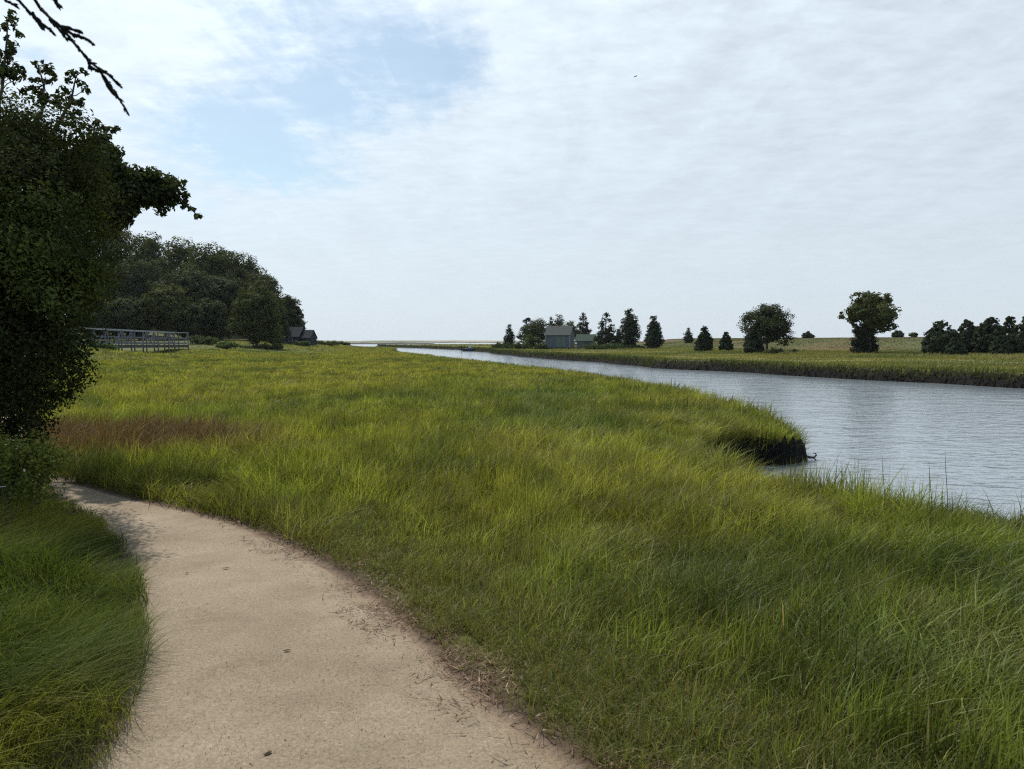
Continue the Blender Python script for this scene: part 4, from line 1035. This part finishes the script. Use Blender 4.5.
w = bpy.data.worlds.new('World'); S.world = w; w.use_nodes = True
nt = w.node_tree; nt.nodes.clear(); L = nt.links
out = nt.nodes.new('ShaderNodeOutputWorld'); bg = N(nt, 'ShaderNodeBackground', Strength=.13)
sky = nt.nodes.new('ShaderNodeTexSky'); sky.sky_type = 'NISHITA'; sky.sun_disc = False
sky.sun_elevation = math.radians(SUN_EL); sky.sun_rotation = math.radians(-SUN_AZ); sky.air_density = 1.0; sky.dust_density = 1.2; sky.ozone_density = 1.5
def M(op, a, b=None, c=None, clamp=False):
    n = nt.nodes.new('ShaderNodeMath'); n.operation = op; n.use_clamp = clamp
    for i, v in enumerate((a, b, c)):
        if v is None: continue
        if isinstance(v, (int, float)): n.inputs[i].default_value = v
        else: L.new(v, n.inputs[i])
    return n.outputs[0]
tc = nt.nodes.new('ShaderNodeTexCoord'); sp = nt.nodes.new('ShaderNodeSeparateXYZ'); L.new(tc.outputs['Generated'], sp.inputs[0])
X_, Y_, Z_ = sp.outputs
zc = M('ADD', M('MAXIMUM', Z_, 0.0), .10)
U = M('DIVIDE', X_, zc); V_ = M('DIVIDE', Y_, zc)            # flat cloud layer seen from below
cb = nt.nodes.new('ShaderNodeCombineXYZ'); L.new(U, cb.inputs[0]); L.new(V_, cb.inputs[1])
def cl(px, py):
    d = ray(px, py); d = d / np.linalg.norm(d); q = max(d[2], 0) + .10; return d[0] / q, d[1] / q
def noise(scale, detail, rough, sc=(1, 1, 1), rot=0, dist=0):
    mp = nt.nodes.new('ShaderNodeMapping'); mp.inputs['Scale'].default_value = sc; mp.inputs['Rotation'].default_value = (0, 0, rot); L.new(cb.outputs[0], mp.inputs[0])
    n = N(nt, 'ShaderNodeTexNoise', Scale=scale, Detail=detail, Roughness=rough, Distortion=dist); L.new(mp.outputs[0], n.inputs['Vector']); return n.outputs['Fac']
n_big = noise(1.3, 8, .62, (1, .8, 1), .4, .3)
n_fine = noise(7.0, 8, .62, (1.0, 1.5, 1), .7, .2)
n_streak = noise(2.2, 8, .6, (1.6, .55, 1), -.5, .5)
n_str2 = noise(3.4, 9, .66, (1.5, .42, 1), -.75, .8)
# the opening in the cloud veil: a few soft blobs
gap = None
for (px, py, ru, rv, amp) in ((250, 150, .42, .65, .95), (330, 95, .38, .45, .8), (400, 60, .30, .35, .85), (285, 30, .35, .4, .55), (170, 195, .35, .9, .5), (90, 110, .25, .5, .4), (30, 60, .3, .4, .35)):
    a, b_ = cl(px, py)
    q = M('ADD', M('POWER', M('ABSOLUTE', M('MULTIPLY', M('SUBTRACT', U, a), 1 / ru)), 2), M('POWER', M('ABSOLUTE', M('MULTIPLY', M('SUBTRACT', V_, b_), 1 / rv)), 2))
    e = M('MULTIPLY', M('EXPONENT', M('MULTIPLY', q, -1)), amp)
    gap = e if gap is None else M('MAXIMUM', gap, e)
t_ = M('ADD', M('ADD', M('MULTIPLY', n_big, .75), M('MULTIPLY', n_streak, .65)), M('MULTIPLY', n_fine, .60))     # about .9 in the mean
cov = M('SUBTRACT', M('ADD', t_, .09), M('MULTIPLY', M('MULTIPLY', gap, M('ADD', .25, M('MULTIPLY', n_str2, 1.5))), .98))
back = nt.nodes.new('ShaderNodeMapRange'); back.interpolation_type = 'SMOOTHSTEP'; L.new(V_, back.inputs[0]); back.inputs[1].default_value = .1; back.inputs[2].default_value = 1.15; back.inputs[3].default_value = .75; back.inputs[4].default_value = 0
cov = M('SUBTRACT', cov, back.outputs[0])     # veil thinned overhead and behind, out of view, added to lower ambient light
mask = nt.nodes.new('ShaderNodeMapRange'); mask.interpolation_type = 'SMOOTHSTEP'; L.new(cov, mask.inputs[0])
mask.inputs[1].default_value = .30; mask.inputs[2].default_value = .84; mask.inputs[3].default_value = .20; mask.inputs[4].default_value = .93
# cloud brightness: brighter towards the sun, thinner lower down
dt = nt.nodes.new('ShaderNodeVectorMath'); dt.operation = 'DOT_PRODUCT'; L.new(tc.outputs['Generated'], dt.inputs[0]); dt.inputs[1].default_value = sd_
glow = M('POWER', M('MAXIMUM', dt.outputs['Value'], 0), 4)
bright = M('ADD', M('ADD', 5.9, M('MULTIPLY', glow, 4.5)), M('MULTIPLY', M('MULTIPLY', M('SUBTRACT', M('ADD', n_fine, n_streak), 1.0), 3.3), M('MULTIPLY', M('MAXIMUM', Z_, 0), 2.6, clamp=True)))
cc = nt.nodes.new('ShaderNodeMix'); cc.data_type = 'RGBA'; cc.blend_type = 'MULTIPLY'; cc.inputs[0].default_value = 1; cc.inputs[6].default_value = (.88, .995, 1.10, 1)
cbn = nt.nodes.new('ShaderNodeCombineXYZ'); [L.new(bright, cbn.inputs[i]) for i in range(3)]; L.new(cbn.outputs[0], cc.inputs[7])
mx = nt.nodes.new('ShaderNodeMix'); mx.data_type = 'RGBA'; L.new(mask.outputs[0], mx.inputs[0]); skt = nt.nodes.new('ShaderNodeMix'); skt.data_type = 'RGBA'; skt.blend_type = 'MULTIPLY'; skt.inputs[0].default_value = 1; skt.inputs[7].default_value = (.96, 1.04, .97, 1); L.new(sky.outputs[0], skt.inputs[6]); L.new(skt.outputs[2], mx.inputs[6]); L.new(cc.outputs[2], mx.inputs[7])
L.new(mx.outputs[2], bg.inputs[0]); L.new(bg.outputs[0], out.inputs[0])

# ------------------------------------------------------------------ haze
def haze():
    x0, x1, y0, y1, z0, z1 = -1700, 1000, -100, 1450, -2.6, 45
    b = MB(); b.box(((x0 + x1) / 2, (y0 + y1) / 2, (z0 + z1) / 2), (x1 - x0, y1 - y0, z1 - z0))
    m, nt, out = new_mat('sea_haze'); p = N(nt, 'ShaderNodeVolumePrincipled', Density=.00009); p.inputs['Color'].default_value = (.93, .96, 1, 1)
    nt.links.new(p.outputs[0], out.inputs['Volume'])
    o = b.build('haze', m); tag(o, 'thin pale sea haze over the marsh', 'haze', kind='stuff')
USE_HAZE = True
if USE_HAZE: haze()

S.view_settings.view_transform = 'Standard'; S.view_settings.look = 'None'; S.view_settings.exposure = 0; S.view_settings.gamma = 1
S.cycles.use_denoising = False; S.cycles.sample_clamp_indirect = 5; S.cycles.pixel_filter_type = 'BLACKMAN_HARRIS'; S.cycles.filter_width = 1.2
S.cycles.max_bounces = 8; S.cycles.diffuse_bounces = 3; S.cycles.glossy_bounces = 3; S.cycles.transmission_bounces = 5
